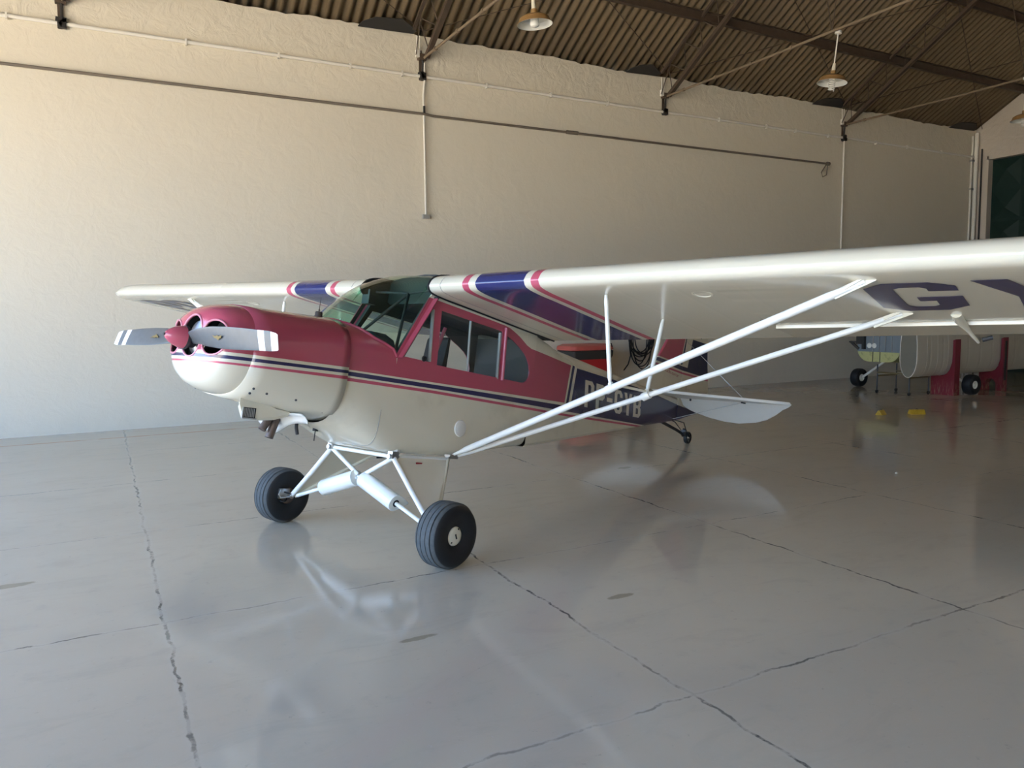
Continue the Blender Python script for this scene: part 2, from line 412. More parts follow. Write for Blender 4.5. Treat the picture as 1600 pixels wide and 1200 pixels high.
# purlins
for i, (y, d) in enumerate(((11.42, .12), (10.04, .12), (8.6, .12), (7.2, .12), (5.8, .12), (4.4, .12))):
    z = roof_z(y)-.10
    m = MB().box(((X0+X1)/2, y, z-.02), (X1-X0-.04, .012, .17)).box(((X0+X1)/2, y, z-.105), (X1-X0-.04, .085, .014)).box(((X0+X1)/2, y, z+.06), (X1-X0-.04, .085, .014))
    tag(m.build('roof_purlin', M_STEEL, smooth=0), 'dark steel roof purlin running the length of the hangar', 'purlin', kind='structure')
# trusses: two-chord lattice rafter, foot bracket
TR = [-.25, 5.12, 10.43, 15.85]
for x in TR:
    b = MB(); sl = Vector((0, -1, .6)).normalized()
    f0 = Vector((x, 12.68, 6.09)); t0 = Vector((x-.16, 12.6, 6.50))
    Ln = 10.6
    for dx in (-.02, .02): b.bar(f0+Vector((dx+.08, 0, 0)), f0+Vector((dx+.08, 0, 0))+sl*Ln, .045, .07)
    b.bar(t0+Vector((-.02, 0, -.02)), t0+Vector((-.02, 0, -.02))+sl*(Ln-.3), .05, .05)
    b.bar(f0+Vector((-.12, .0, .0)), t0+sl*.35, .014, .014)
    for i in range(20):
        a = f0+Vector((.08, 0, 0))+sl*(.12+i*.52); c = t0+sl*(.22+i*.52)
        b.tube([a, c], .009, 6); b.tube([c, a+sl*.52], .009, 6)
    b.box((x, 12.71, 6.08), (.14, .09, .10)); b.box((x-.02, 12.745, 5.95), (.05, .02, .5))
    tag(b.build('roof_truss', M_STEEL, smooth=0), 'dark lattice steel roof rafter standing on the long wall', 'truss', kind='structure')
    b = MB().tube([(x+.03, 12.74, 6.07), (x+.03, 9.9, 6.06), (x+.03, 8.7, 6.07), (x+.03, 3.4, 6.11)], .022, 10)
    for y in (12.2, 11.3, 10.4, 9.5): b.tube([(x+.03, y, 6.068), (x+.03, y-.05, 6.068)], .034, 10)
    tag(b.build('roof_tie', M_TIE), 'thin horizontal tie rod crossing the hangar above the lamps', 'tie rod', kind='structure')
    tag(MB().tube([(x, 3.4, 6.11), (x, 3.4, 12.0)], .018, 8).tube([(x+.03, 8.66, 6.07), (x+.1, 8.4, 8.7)], .008, 6).tube([(x+.03, 8.66, 6.07), (x-.1, 9.1, 8.5)], .008, 6).build('roof_hanger', M_STEEL), 'thin rods hanging from the roof to the tie', 'rod', kind='structure')
for i in range(4):
    xa, xb = TR[i], TR[i]+5.33
    for a_, c_ in (((xa, 12.6), (xb, 10.05)), ((xb, 12.6), (xa, 10.05))):
        tag(MB().tube([(a_[0], a_[1], roof_z(a_[1])-.12), (c_[0], c_[1], roof_z(c_[1])-.14)], .007, 6).build('roof_brace', M_STEEL), 'thin diagonal brace rod under the roof sheets', 'rod', kind='structure')
# wall services
def pipe(name, pts, r, mat, label, cat, clamps=(), axis='x'):
    root = MB().tube(pts, r, 10).build(name, mat)
    tag(root, label, cat)
    for c in clamps:
        MB().box(c, (.025, .06, .085) if axis == 'x' else (.075, .05, .025)).build('clamp', mat, root)
    return root
yw = Y1-.05
pipe('conduit', [(X0, yw, 5.765), (5.1, yw, 5.76), (10.4, yw, 5.755), (15.9, yw, 5.765), (X1-.1, yw, 5.755)], .027, M_PIPEW, 'long white electrical conduit running level near the top of the long wall', 'conduit',
     [(x, yw, 5.76) for x in (-1.9, -.9, 1.35, 2.7, 3.85, 4.75, 6.35, 7.7, 9.0, 11.9, 13.3, 14.2, 15.3, 17.0, 18.2, 19.6)])
p = pipe('wall_pipe', [(X0, yw, 5.12), (5.0, yw, 5.13), (5.12, yw-.03, 5.125), (5.3, yw, 5.115), (15.3, yw, 5.115)], .022, M_PIPEB, 'dark grey-brown pipe running along the long wall below the white conduit', 'pipe')
MB().tube([(8.05, yw, 5.12), (8.3, yw, 5.12)], .036, 10).build('coupling', M_PIPEB, p)
MB().tube([(15.28, yw, 5.115), (15.36, yw, 5.115)], .045, 10).tube([(15.3, yw, 5.09), (15.27, yw, 4.85), (15.15, yw, 4.80), (15.1, yw, 4.9), (15.25, yw, 5.08)], .012, 6).build('end_hook', M_PIPEB, p)
p = pipe('drop_conduit', [(5.16, 12.70, 5.98), (5.16, 12.71, 5.7), (5.13, 12.70, 5.45), (5.13, 12.70, 5.15), (5.13, yw, 3.42)], .019, M_PIPEW, 'short white conduit dropping down the wall to a small grey box', 'conduit')
MB().box((5.13, yw, 3.38), (.12, .06, .07)).build('end_box', M_SEAL, p)
MB().box((5.13, 12.69, 5.2), (.035, .04, .12)).build('coupling', M_BOX, p)
p = pipe('drop_conduit', [(15.86, yw, 5.7), (15.84, yw, 2.1)], .022, M_PIPEW, 'white conduit falling from the black box beside the hooked pipe end', 'conduit')
for x, lab in zip(TR, ('leftmost black junction box on the white conduit', 'black junction box above the short dropping conduit', 'black junction box on the conduit, third from the left', 'black junction box at the top of the right-hand falling conduit')):
    b = MB()
    for k in range(7):
        b.box((x+random.uniform(-.05, .05), Y1-.045, 5.76+random.uniform(-.05, .05)), (.05, .09, .06), 0, Matrix.Rotation(random.uniform(-.5, .5), 3, 'Y'))
    b.box((x, Y1-.05, 5.76), (.11, .07, .12))
    o = b.build('junction_box', M_BOX); tag(o, lab, 'junction box', 'black boxes on the wall conduit')
    MB().tube([(x+.0, Y1-.04, 5.8), (x+.01, Y1-.05, 6.0), (x, Y1-.045, 6.1)], .02, 8).build('cable_sleeve', M_BOX, o)
    MB().box((x-.09, Y1-.06, 6.12), (.06, .06, .12)).tube([(x-.09, Y1-.06, 6.1), (x-.1, Y1-.06, 6.42)], .012, 8).tube([(x-.04, Y1-.06, 6.12), (x-.05, Y1-.08, 6.42)], .008, 8).build('insulator', M_PIPEW, o)
# black flaps tucked under the eave
for a, c, lab in ((4.0, 5.0, 'black plastic flap under the eave left of the second rafter'), (9.45, 10.25, 'black plastic flap under the eave left of the third rafter'), (14.75, 15.75, 'black plastic flap under the eave left of the fourth rafter'), (19.9, 21.0, 'black plastic flap in the far roof corner')):
    b = MB().plate([(a, .0), (c-.05, .02), (c, .06), (c-.3, .16), (a+.25, .13), (a+.05, .06)], lambda p, k: Vector((p[0], Y1-.04-p[1]*1.5, 6.42+p[1]*.9+k)), .012)
    tag(b.build('eave_flap', M_BOX), lab, 'flap', 'black flaps under the eave')
# far corner: rain pipe and cable
p = MB().tube([(X1-.10, Y1-.09, 6.38), (X1-.10, Y1-.09, 0)], .055, 14).build('downpipe', M_PIPEW); tag(p, 'white downpipe in the far corner of the hangar', 'pipe')
MB().tube([(X1-.21, Y1-.05, 6.3), (X1-.2, Y1-.05, 5.9), (X1-.23, Y1-.05, 5.7), (X1-.24, Y1-.05, 0)], .028, 10).build('side_pipe', M_PIPEW, p)
for z in (5.65, 4.9, 3.4): MB().box((X1-.16, Y1-.05, z), (.22, .08, .05)).build('clamp', M_SEAL, p)
tag(MB().tube([(X1-.03, Y1-.2, 5.95), (X1-.03, Y1-.21, 0)], .022, 8).build('corner_cable', M_BOX), 'black cable running down the far corner beside the downpipe', 'cable')
# green door of pressed diamond panels
k = NT('dark_green_door'); k.base(k.mix(k.noise(3, 3), rgba(.008, .026, .021), rgba(.013, .036, .030)), .5, 0, .3); M_GREEN = k.m
b = MB(); b.box((X1+.16, (DY0+DY1)/2, DZ/2-.03), (.04, DY1-DY0+.0, DZ+.06))
W = (DY1-DY0-.03)/8; Hh = DZ/7
for i in range(8):
    for j in range(7):
        y = DY0+.015+W*(i+.5); z = Hh*(j+.5)
        for a, c in ((-1, 0),):
            pts = [(X1+.139, y-W*.46, z-Hh*.45), (X1+.139, y+W*.46, z-Hh*.45), (X1+.139, y+W*.46, z+Hh*.45), (X1+.139, y-W*.46, z+Hh*.45), (X1+.075, y, z+(-.12 if j % 2 else .12)*Hh)]
            b.add(pts, [(0, 1, 4), (1, 2, 4), (2, 3, 4), (3, 0, 4)])
d = b.build('door_1', M_GREEN, smooth=0); tag(d, 'tall dark green metal door with pressed diamond panels', 'door', kind='structure')
b = MB()
for q in ((DY1+.06, .12),): b.box((X1+.02, q[0], DZ/2+.05), (.16, q[1], DZ+.10))
b.box((X1+.02, (DY0+DY1)/2, DZ+.05), (.16, DY1-DY0+.1, .10))
tag(b.build('trim_1', M_WALLE, smooth=0), 'plastered frame round the green door', 'door frame', kind='structure')

# ------------------------------------------------------------------ pendant lamps
k = NT('enamel_brown'); k.base(k.mix(k.noise(9, 4), rgba(.22, .125, .045), rgba(.34, .20, .075)), .5); M_SHADE = k.m
M_INNER = plain('enamel_white', (.80, .80, .74), .4); M_BULB = plain('bulb_glass', (.85, .84, .78), .3)
def lamp(x, y, ztop, zrim, tilt, label, spiral):
    r = empty('pendant_lamp', (x, y, zrim)); tag(r, label, 'lamp', 'enamel pendant lamps on the tie rods')
    MB().tube([(0, 0, ztop-zrim), (.0, 0, .30)], .011, 10).build('stem', M_PIPEW, r)
    MB().lathe([(.0, .04), (.05, .04), (.055, .0), (.0, -.01)], (0, 0, ztop-zrim-.02), (0, 0, 1), 16).build('ceiling_cap', M_PIPEW, r)
    prof = [(.230, .0), (.232, .006), (.205, .032), (.192, .072), (.15, .100), (.075, .122), (.042, .135), (.040, .185), (.03, .19), (.0, .19)]
    inner = [(.230, .0), (.2, .030), (.187, .068), (.146, .094), (.07, .116), (.0, .118)]
    s = MB().lathe(prof, (0, 0, 0), (0, 0, 1), 40, 0).lathe(inner, (0, 0, 0), (0, 0, 1), 40, 1).build('lamp_shade', [M_SHADE, M_INNER], r, fix=False)
    MB().lathe([(.0, .30), (.024, .30), (.030, .19), (.0, .19)], (0, 0, 0), (0, 0, 1), 16).build('neck', M_LETTER, r)
    q = MB()
    if spiral:
        q.lathe([(.0, .115), (.045, .115), (.05, .03), (.0, .03)], (0, 0, 0), (0, 0, 1), 18)
        pts = [(.043*math.cos(t), .043*math.sin(t), .03-.0035*t*1.35) for t in [i*.35 for i in range(90)]]
        q.tube(pts, .0095, 8)
    else:
        q.lathe([(.0, .115), (.05, .115), (.055, .05), (.06, .0), (.055, -.02), (.03, -.035), (.0, -.038)], (0, 0, 0), (0, 0, 1), 20)
    q.build('bulb', M_BULB, r)
    r.rotation_euler = tilt
lamp(5.13, 8.85, 6.06, 5.37, (rad(0), rad(-4), 0), 'brown enamel pendant lamp hanging nearest the camera, at the top centre', False)
lamp(10.46, 8.64, 6.05, 5.27, (rad(3), rad(5), 0), 'brown enamel pendant lamp with a spiral bulb, hanging on a long stem', True)
lamp(15.88, 8.65, 6.06, 5.27, (0, 0, 0), 'brown enamel pendant lamp half cut off at the right edge of the photo', True)

# ================================================================== the airplane
CA, SA = math.cos(rad(11.6)), math.sin(rad(11.6))
HA, HZ = -1.243, 1.545
def S(s, L, h): return Vector((s-1.5283, -L, h+1.2635))          # s aft of the hub, L to the airplane's left, h up
def G(A, L, z): return Vector((A*CA-z*SA, -L, A*SA+z*CA))        # level hangar axes
def Gsh(A, z): a, b = A-HA, z-HZ; return a*CA-b*SA, a*SA+b*CA
plane = bpy.data.objects.new('airplane', None); C.objects.link(plane)
ax_a = Vector((.92586, .37787, 0)); ax_y = Vector((-.37787, .92586, 0)); zz = Vector((0, 0, 1))
ex = ax_a*CA-zz*SA; ez = ax_a*SA+zz*CA
plane.matrix_world = Matrix(((ex.x, ax_y.x, ez.x, 1.587), (ex.y, ax_y.y, ez.y, 5.424), (ex.z, ax_y.z, ez.z, 0), (0, 0, 0, 1)))
tag(plane, 'pink, cream and navy high-wing propeller airplane parked in the middle of the hangar', 'airplane')
def wf(s):
    if s < 2.3: return .37
    if s < 3.4: return .37-.0477*(s-2.3)**2
    return .3123-.1008*(s-3.4)
def ring(w_, top, bot, hm, pt, pb, n=24):
    pts = []
    for i in range(2*n):
        a = -math.pi/2+math.pi*i/n
        c, q = math.cos(a), math.sin(a); p = pt if q > 0 else pb
        L = w_*math.copysign(abs(c)**(2/p), c); h = hm+(top-hm if q > 0 else hm-bot)*math.copysign(abs(q)**(2/p), q)
        pts.append((L, h))
    return pts
# --- cowling
b = MB(); rings = []
for s, w_, t, bo, pt, pb in ((.245, .374, .252, -.318, 2.4, 2.4), (.35, .381, .260, -.333, 2.5, 2.5), (.5, .386, .270, -.352, 2.6, 2.6), (.7, .388, .284, -.380, 2.7, 2.7), (.88, .387, .297, -.405, 2.8, 2.9), (.945, .386, .301, -.412, 2.8, 3.0)):
    rings.append([S(s, L, h) for L, h in ring(w_, t, bo, 0, pt, pb)])
b.loft(rings)
o = b.build('engine_cowling', [M_COWL, M_LINER], plane); m = o.modifiers.new('skin', 'SOLIDIFY'); m.thickness = .006; m.offset = -1; m.material_offset = 1
cowl = o
for s, h, L in ((.30, -.255, 0), (.29, -.285, 0), (.40, -.275, 0), (.62, -.29, 0), (.86, -.285, 0), (.87, -.345, 0)):
    for sd in (1, -1):
        ww = .385*(1-(abs(h)/.41)**2.6)**(1/2.6)*.99+.002
        MB().sphere(S(s, sd*ww, h), .008, 6).build('latch', M_DARKM, cowl)
# --- nose bowl with three openings
prof = [(.252, 1.0, .250, -.315), (.21, .985, .245, -.308), (.16, .955, .232, -.293), (.115, .90, .212, -.27), (.085, .83, .188, -.243), (.066, .74, .162, -.212), (.055, .62, .135, -.178), (.048, .45, .098, -.13), (.044, .25, .055, -.072), (.043, .06, .013, -.018)]
b = MB(); b.loft([[S(s, L, h) for L, h in ring(.372*f, t, bo, 0, 2.4, 2.4)] for s, f, t, bo in prof], 0, False, True)
bowl = b.build('nose_bowl', [M_COWL, M_LINER], plane, smooth=60)
m = bowl.modifiers.new('skin', 'SOLIDIFY'); m.thickness = .012; m.offset = -1; m.material_offset = 1
cut = []
def oval(cL, ch, rL, rh, n=40, e=2.3):
    return [(cL+rL*math.copysign(abs(math.cos(2*math.pi*i/n))**(2/e), math.cos(2*math.pi*i/n)), ch+rh*math.copysign(abs(math.sin(2*math.pi*i/n))**(2/e), math.sin(2*math.pi*i/n))) for i in range(n)]
OPEN = [oval(0, .022, .118, .128, 40, 2.0), oval(.222, .014, .098, .104), oval(-.222, .014, .098, .104)]
for i, ov in enumerate(OPEN):
    q = MB().loft([[S(-.1, L, h) for L, h in ov], [S(.24, L, h) for L, h in ov]], 0, True, True).build('cutter', M_COWL, plane)
    mm = bowl.modifiers.new('cut', 'BOOLEAN'); mm.operation = 'DIFFERENCE'; mm.object = q; mm.solver = 'EXACT'; cut.append(q)
bpy.context.view_layer.update(); bake(bowl)
bowl.data.polygons.foreach_set('use_smooth', [True]*len(bowl.data.polygons)); bowl.data.set_sharp_from_angle(angle=rad(40))
for q in cut: bpy.data.objects.remove(q)
def face_s(L, h):
    e = max(1e-6, (abs(L/.372)**2.4+abs(h/(.25 if h > 0 else .315))**2.4)**(1/2.4))
    f = [p[1] for p in prof]; s_ = [p[0] for p in prof]
    for i in range(len(f)-1):
        if f[i+1] <= e <= f[i]: return s_[i]+(s_[i+1]-s_[i])*(f[i]-e)/(f[i]-f[i+1])
    return .043 if e < .1 else .252
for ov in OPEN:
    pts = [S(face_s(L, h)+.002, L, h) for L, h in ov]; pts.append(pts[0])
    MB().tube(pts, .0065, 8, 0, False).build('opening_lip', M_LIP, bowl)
eng = MB()
eng.lathe([(.0, 0), (.235, 0), (.235, .01), (0, .01)], S(.30, 0, -.03), (1, 0, 0), 32, 0)
eng.lathe([(.045, -.03), (.045, .02), (.106, .03), (.112, .04), (.112, .065), (.06, .07), (.06, .2)], S(.058, 0, .012), (1, 0, 0), 40, 1)
for L in (.22, -.22):
    for i in range(6): eng.box(S(.21+.018*i, L, .0), (.006, .19, .16), 0)
eng.build('engine', [M_LINER, M_METAL], plane)
# --- propeller
prop = bpy.data.objects.new('propeller', None); C.objects.link(prop); prop.parent = plane
tag(prop, 'two-bladed grey propeller with pink spinner')
MB().lathe([(0, -.118), (.007, -.117), (.021, -.109), (.038, -.089), (.053, -.063), (.064, -.032), (.069, -.004), (.0, .0)], S(0, 0, 0), (1, 0, 0), 40).build('spinner', M_PINKL, prop)
MB().lathe([(0, -.006), (.071, -.006), (.071, .012), (.058, .016), (.055, .06), (.0, .06)], S(0, 0, 0), (1, 0, 0), 40).build('hub', M_DARKM, prop)
MB().lathe([(0, 0), (.008, 0), (.007, -.004), (0, -.004)], S(-.1195, 0, 0), (1, 0, 0), 12).build('spinner_screw', M_BLK, prop)
k = NT('blade_paint'); x, y, z = k.xyz(); a = k.math('ABSOLUTE', y)
ctip = k.math('ADD', a, k.math('MULTIPLY', k.math('ABSOLUTE', k.math('SUBTRACT', z, 1.262)), -.0))
wb = k.any(k.all(k.gt(a, .765), k.lt(a, .825)), k.gt(a, .885))
c = k.mix(wb, k.mix(k.noise(30, 3), rgba(.085, .095, .10), rgba(.125, .135, .14)), rgba(.74, .75, .74))
k.base(c, .42, 0.0, .5); M_BL = k.m
def blade(sd):
    rings = []
    R_ = .948
    for r, ch, tw, th, off in ((.0, .075, 40, .055, 0), (.06, .085, 42, .05, 0), (.12, .108, 40, .04, .004), (.2, 0.120, 34, .028, .006), (.32, 0.132, 28, .020, .006), (.47, 0.131, 23, .015, .003), (.62, 0.123, 19, .012, .0), (.76, 0.112, 16, .010, -.004), (.87, .108, 14, .008, -.008), (.935, .092, 13, .006, -.012), (.948, .080, 13, .004, -.013)):
        a = rad(tw); ring_ = []
        for i in range(20):
            q = 2*math.pi*i/20; cc = math.cos(q)*ch/2; t = math.sin(q)*th/2*(1.0 if math.sin(q) > 0 else .5)
            # chord mostly vertical for a horizontal blade; leading edge tips forward
            hh = cc*math.cos(a)*sd; ss = -cc*math.sin(a)+t*math.cos(a); hh += t*math.sin(a)*sd
            ring_.append(S(.02+ss, sd*r, off+hh-.0*r))
        rings.append(ring_)
    return MB().loft(rings, 0, True, True)
for sd in (1, -1):
    bl = blade(sd).build('blade', M_BL, prop)
    a = rad(26); cx, ch0 = .37, .004
    def em(p, kk, sd=sd, a=a, cx=cx, ch0=ch0):
        v = p[1]; hh = v*math.cos(a)*sd; ss = -v*math.sin(a)-.0135*math.cos(a)-kk-.002
        return S(.02+ss, sd*cx+p[0], ch0+hh-.0135*math.sin(a)*sd*.0)
    MB().plate([(-.05, .014), (-.02, .006), (0, .013), (.02, .006), (.05, .014), (.034, -.004), (.012, -.007), (0, -.018), (-.012, -.007), (-.034, -.004)], em, .002).build('winged_emblem', M_GOLD, bl)
# --- chin, intake, lip, exhaust
b = MB(); rings = []
for s, q_, h0, h1 in ((.335, .10, -.29, -.372), (.365, .10, -.29, -.438), (.50, .06, -.33, -.445), (.60, .03, -.36, -.432), (.70, .0, -.37, -.40)):
    rings.append([S(s+q_, -.03, h0), S(s, .15, h0), S(s, .15, h1+.02), S(s, .135, h1), S(s+q_, -.01, h1), S(s+q_, -.03, h1+.03)])
ch = MB().loft(rings, 0, True, True).build('chin_cowl', M_CREAM, plane)
b = MB()
for i in range(7): b.box(S(.375+.011*i, .151, -.402), (.005, .006, .055))
b.bar(S(.362, .153, -.37), S(.362, .153, -.438), .008, .008); b.bar(S(.362, .153, -.438), S(.46, .153, -.438), .008, .008)
b.box(S(.408, .150, -.403), (.09, .004, .066), 1)
b.build('side_grille', [M_SEAL, M_BLK], ch)
rings = []
for i in range(25):
    L = -.28+.56*i/24; d_ = .095*math.exp(-((L+.11)/.16)**2)
    rings.append([S(.70, L, -.372-d_*.6), S(.735, L, -.385-d_*.85), S(.755, L, -.412-d_), S(.765, L, -.43-d_)])
lp = MB().loft(rings, 0, closed=False).build('exit_lip', M_WHITE, plane); m = lp.modifiers.new('t', 'SOLIDIFY'); m.thickness = .006
for (s, L, dz, r) in ((.625, -.0, .055, .026), (.685, .0, .105, .028)):
    MB().tube([S(s+.03, L, -.40), S(s+.015, L, -.45), S(s-.015, L, -.45-dz)], r, 16).build('exhaust_pipe', M_EXH, plane)
MB().tube([S(.86, .01, -.40), S(.865, .01, -.47), S(.88, .01, -.515)], .012, 10).build('breather_pipe', M_DARKM, plane)
MB().tube([S(1.03, .0, -.46), S(1.03, .0, -.55)], .004, 6).lathe([(.0, 0), (.02, 0), (.02, .03), (0, .03)], S(1.03, .0, -.482), (0, 0, 1), 12).build('drain_tube', M_BLK, plane)

# --- fuselage: boot cowl + tub + cabin sides with window holes + tail
b = MB(); rings = []
BASE = [(0, .945, .295), (.12, .968, .290), (.21, 1.03, .272), (.263, 1.096, .250), (.302, 1.135, .226), (.331, 1.18, .20), (.346, 1.262, .178), (.357, 1.335, .15), (.37, 1.365, .10)]
def lerp_tab(tab, x, col):
    for i in range(len(tab)-1):
        if tab[i][0] <= x <= tab[i+1][0]:
            t = (x-tab[i][0])/(tab[i+1][0]-tab[i][0]); return tab[i][col]+(tab[i+1][col]-tab[i][col])*t
    return tab[-1][col] if x > tab[-1][0] else tab[0][col]
def boot_ring(s, bot, pb, aft=False):
    pts = []
    for L, h in ring(.37, .295, bot, .05, 2.6, pb):
        if aft and h > .051:
            pts.append(S(lerp_tab(BASE, min(abs(L), .37), 1) if h > .1 else 1.365, L, h))
        else: pts.append(S(s, L, h))
    return pts
def mixr(a, c, t): return [p.lerp(q, t) for p, q in zip(a, c)]
r1 = boot_ring(1.365, -.572, 9.0, True)
seq = []
for t in (0, .2, .4, .6, .8, 1.0): seq.append(mixr(boot_ring(.93, -.425-.147*t**.8, 3.0+6*t*t), boot_ring(1.365, -.425-.147*t**.8, 3.0+6*t*t, True), t))
b.loft(seq)
def tub(s, bot):
    low = [(L, h) for L, h in ring(wf(s), .295, bot, .05, 2.6, 9.0) if h <= .0501]
    low.sort(key=lambda q: math.atan2(q[1]-.05, q[0]) if q[1] < .0499 else (0 if q[0] > 0 else -math.pi))
    return [S(s, -wf(s), .10)]+[S(s, L, h) for L, h in low]+[S(s, wf(s), .10)]
b.loft([tub(s, bt) for s, bt in ((1.365, -.572), (1.6, -.578), (1.85, -.580), (2.05, -.575), (2.2, -.553), (2.35, -.528), (2.5, -.505), (2.65, -.482), (2.8, -.460), (2.95, -.437))], closed=False)
def sec(s, bot, lon, sp):
    w_ = wf(s); half = [(0, bot), (.5*w_, bot), (w_-.02*min(1, w_/.1), bot), (w_, bot+.025)]+[(w_, bot+.025+(lon-bot-.05)*t) for t in (.33, .66, 1.0)]+[(w_*.97, lon), (.66*w_, lon+.42*(sp-lon)), (.33*w_, lon+.78*(sp-lon)), (0, sp)]
    return [S(s, L, h) for L, h in half]+[S(s, -L, h) for L, h in reversed(half[1:-1])]
b.loft([sec(s, -.565+.15*(s-2.1), lon, sp) for s, lon, sp in ((2.95, .528, .56), (3.157, .487, .566), (3.4, .42, .552), (3.7, .365, .52), (4.1, .352, .487), (4.5, .347, .455), (5.0, .340, .416), (5.3, .337, .395), (5.7, .332, .372), (6.05, .325, .362), (6.3, .318, .352))], 0, False, True)
SIDE = [(1.365, .10), (1.345, .10), (1.60, .578), (1.625, .612), (1.75, .606), (2.1, .578), (2.5, .548), (2.95, .530), (2.95, .10)]
TRI = [(1.640, .500), (1.665, .485), (1.690, .112), (1.405, .116)]
WIN = [(1.742, .508), (2.462, .480), (2.486, .090), (1.760, .102)]
QTR = [(2.530, .456), (2.62, .43), (2.719, .388), (2.79, .350), (2.833, .315), (2.875, .26), (2.89, .21), (2.888, .160), (2.868, .128), (2.835, .108), (2.78, .100), (2.552, .095)]
FARW = [(1.44, .108), (1.69, .497), (1.74, .505), (2.1, .49), (2.53, .468)]+QTR[1:-1]+[(2.552, .095), (2.0, .10)]
import bmesh
fus = b.build('fuselage', [M_BODY, M_LINER], plane, smooth=30)
q = bmesh.new(); q.from_mesh(fus.data); bmesh.ops.remove_doubles(q, verts=q.verts, dist=.0015); bmesh.ops.recalc_face_normals(q, faces=q.faces); q.to_mesh(fus.data); q.free()
fus.data.set_sharp_from_angle(angle=rad(30))
for sd in (1, -1):
    MB().plate(SIDE, lambda p, kk, sd=sd: S(p[0], sd*(wf(p[0])-.004+kk), p[1]), .008, 0, [TRI, WIN, QTR] if sd > 0 else [FARW], 0, 1).build('cabin_side', [M_BODY, M_LINER], plane, smooth=30)
# cabin liner, an inner skin of dark cloth
b = MB()
def lin(s, bot):
    wl_ = wf(s)-.02
    return [S(s, L, h) for L, h in ((wl_, .09), (wl_, bot+.04), (wl_-.05, bot), (0, bot), (-wl_+.05, bot), (-wl_, bot+.04), (-wl_, .09))]
b.loft([lin(1.42, -.53), lin(1.6, -.535), lin(2.05, -.53), lin(2.5, -.46), lin(2.9, -.40)], closed=False)
b.plate([(-.32, -.41), (.32, -.41), (.32, .49), (-.32, .49)], lambda p, kk: S(2.93+kk, p[0], p[1]), .01)
b.plate([(-.25, -.36), (.25, -.36), (.25, .05), (-.25, .05)], lambda p, kk: S(1.1+kk, p[0], p[1]), .01)
b.build('cabin_liner', M_LINER, plane, smooth=0)
# frame rails, tube and seals around the near windows
for sd in (1, -1):
    wq = sd*.376
    MB().bar(S(1.372, wq, .098), S(1.645, wq, .577), .008, .078, 0, (0, 1, 0)).build('windshield_post', M_PINK, fus)
    MB().bar(S(1.39, sd*.352, .11), S(1.66, sd*.352, .59), .02, .10, 0, (0, 1, 0)).build('post_liner', M_LINER, fus)
    for t in (.08, .3, .52, .74, .93): MB().sphere(S(1.372+.273*t+.01, wq+sd*.005, .098+.479*t), .007, 6).build('post_screw', M_DARKM, fus)
    if sd < 0:
        MB().plate(FARW, lambda p, kk, sd=sd: S(p[0], sd*(wf(p[0])-.006+kk), p[1]), .0).build('window_pane', M_GLASS, plane)
        MB().bar(S(1.69, -.355, .495), S(2.53, -.355, .466), .012, .012).build('window_seal', M_PIPEW, fus)
        continue
    MB().tube([S(2.487, sd*.382, .515), S(2.512, sd*.382, .085)], .016, 12).build('door_tube', M_PINKL, fus)
    MB().bar(S(1.655, sd*.366, .50), S(1.683, sd*.366, .115), .01, .026, 0, (0, 1, 0)).build('window_seal', M_SEAL, fus)
    MB().bar(S(2.068, sd*.368, .493), S(2.098, sd*.368, .1), .01, .016, 0, (0, 1, 0)).build('window_divider', M_SEAL, fus)
    MB().bar(S(2.440, sd*.362, .466), S(2.466, sd*.362, .09), .012, .022, 0, (0, 1, 0)).build('window_seal', M_SEAL, fus)
    for nm, ol in (('window_pane', TRI), ('window_pane', WIN), ('window_pane', QTR)):
        MB().plate(ol, lambda p, kk, sd=sd: S(p[0], sd*(wf(p[0])-.006+kk), p[1]), .003).build(nm, M_GLASS, plane)
    MB().lathe([(0, .012), (.018, .012), (.022, .002), (.022, 0)], S(1.62, sd*.371, .128), (0, -sd, 0), 16).build('vent_knob', M_BLK, fus)
    MB().lathe([(0, .012), (.03, .012), (.04, .010), (.062, .006), (.066, 0), (.06, -.002)], S(2.095, sd*.371, -.345), (0, -sd, 0), 32).build('inspection_cover', M_WHITE, fus)
# seams, drawn as raised metal edges
tt = .80
MB().tube([p for p in mixr(boot_ring(.93, -.425-.147*tt**.8, 3.0+6*tt*tt), boot_ring(1.365, -.425-.147*tt**.8, 3.0+6*tt*tt, True), tt) if p.y < -.0 and p.z < 1.20], .003, 6).build('seam_strip', M_SEAL, fus)
# registration letters
GL = {'P': ([(0, 0), (.2, 0), (.2, .38), (.45, .38), (.6, .51), (.6, .86), (.45, 1), (0, 1)], [[(.2, .54), (.36, .54), (.41, .6), (.41, .79), (.36, .85), (.2, .85)]]),
      '-': ([(0, .40), (.4, .40), (.4, .57), (0, .57)], []),
      'G': ([(.15, 0), (.45, 0), (.6, .15), (.6, .50), (.30, .50), (.30, .36), (.41, .36), (.41, .2), (.37, .15), (.24, .15), (.19, .2), (.19, .8), (.24, .85), (.37, .85), (.41, .8), (.41, .70), (.6, .70), (.6, .85), (.45, 1), (.15, 1), (0, .85), (0, .15)], []),
      'Y': ([(.205, 0), (.395, 0), (.395, .42), (.62, 1), (.41, 1), (.3, .62), (.19, 1), (-.02, 1), (.205, .42)], []),
      'B': ([(0, 0), (.45, 0), (.6, .14), (.6, .42), (.53, .50), (.6, .58), (.6, .86), (.45, 1), (0, 1)], [[(.2, .15), (.36, .15), (.41, .2), (.41, .38), (.36, .43), (.2, .43)], [(.2, .57), (.36, .57), (.41, .62), (.41, .80), (.36, .85), (.2, .85)]])}
s0 = 3.90
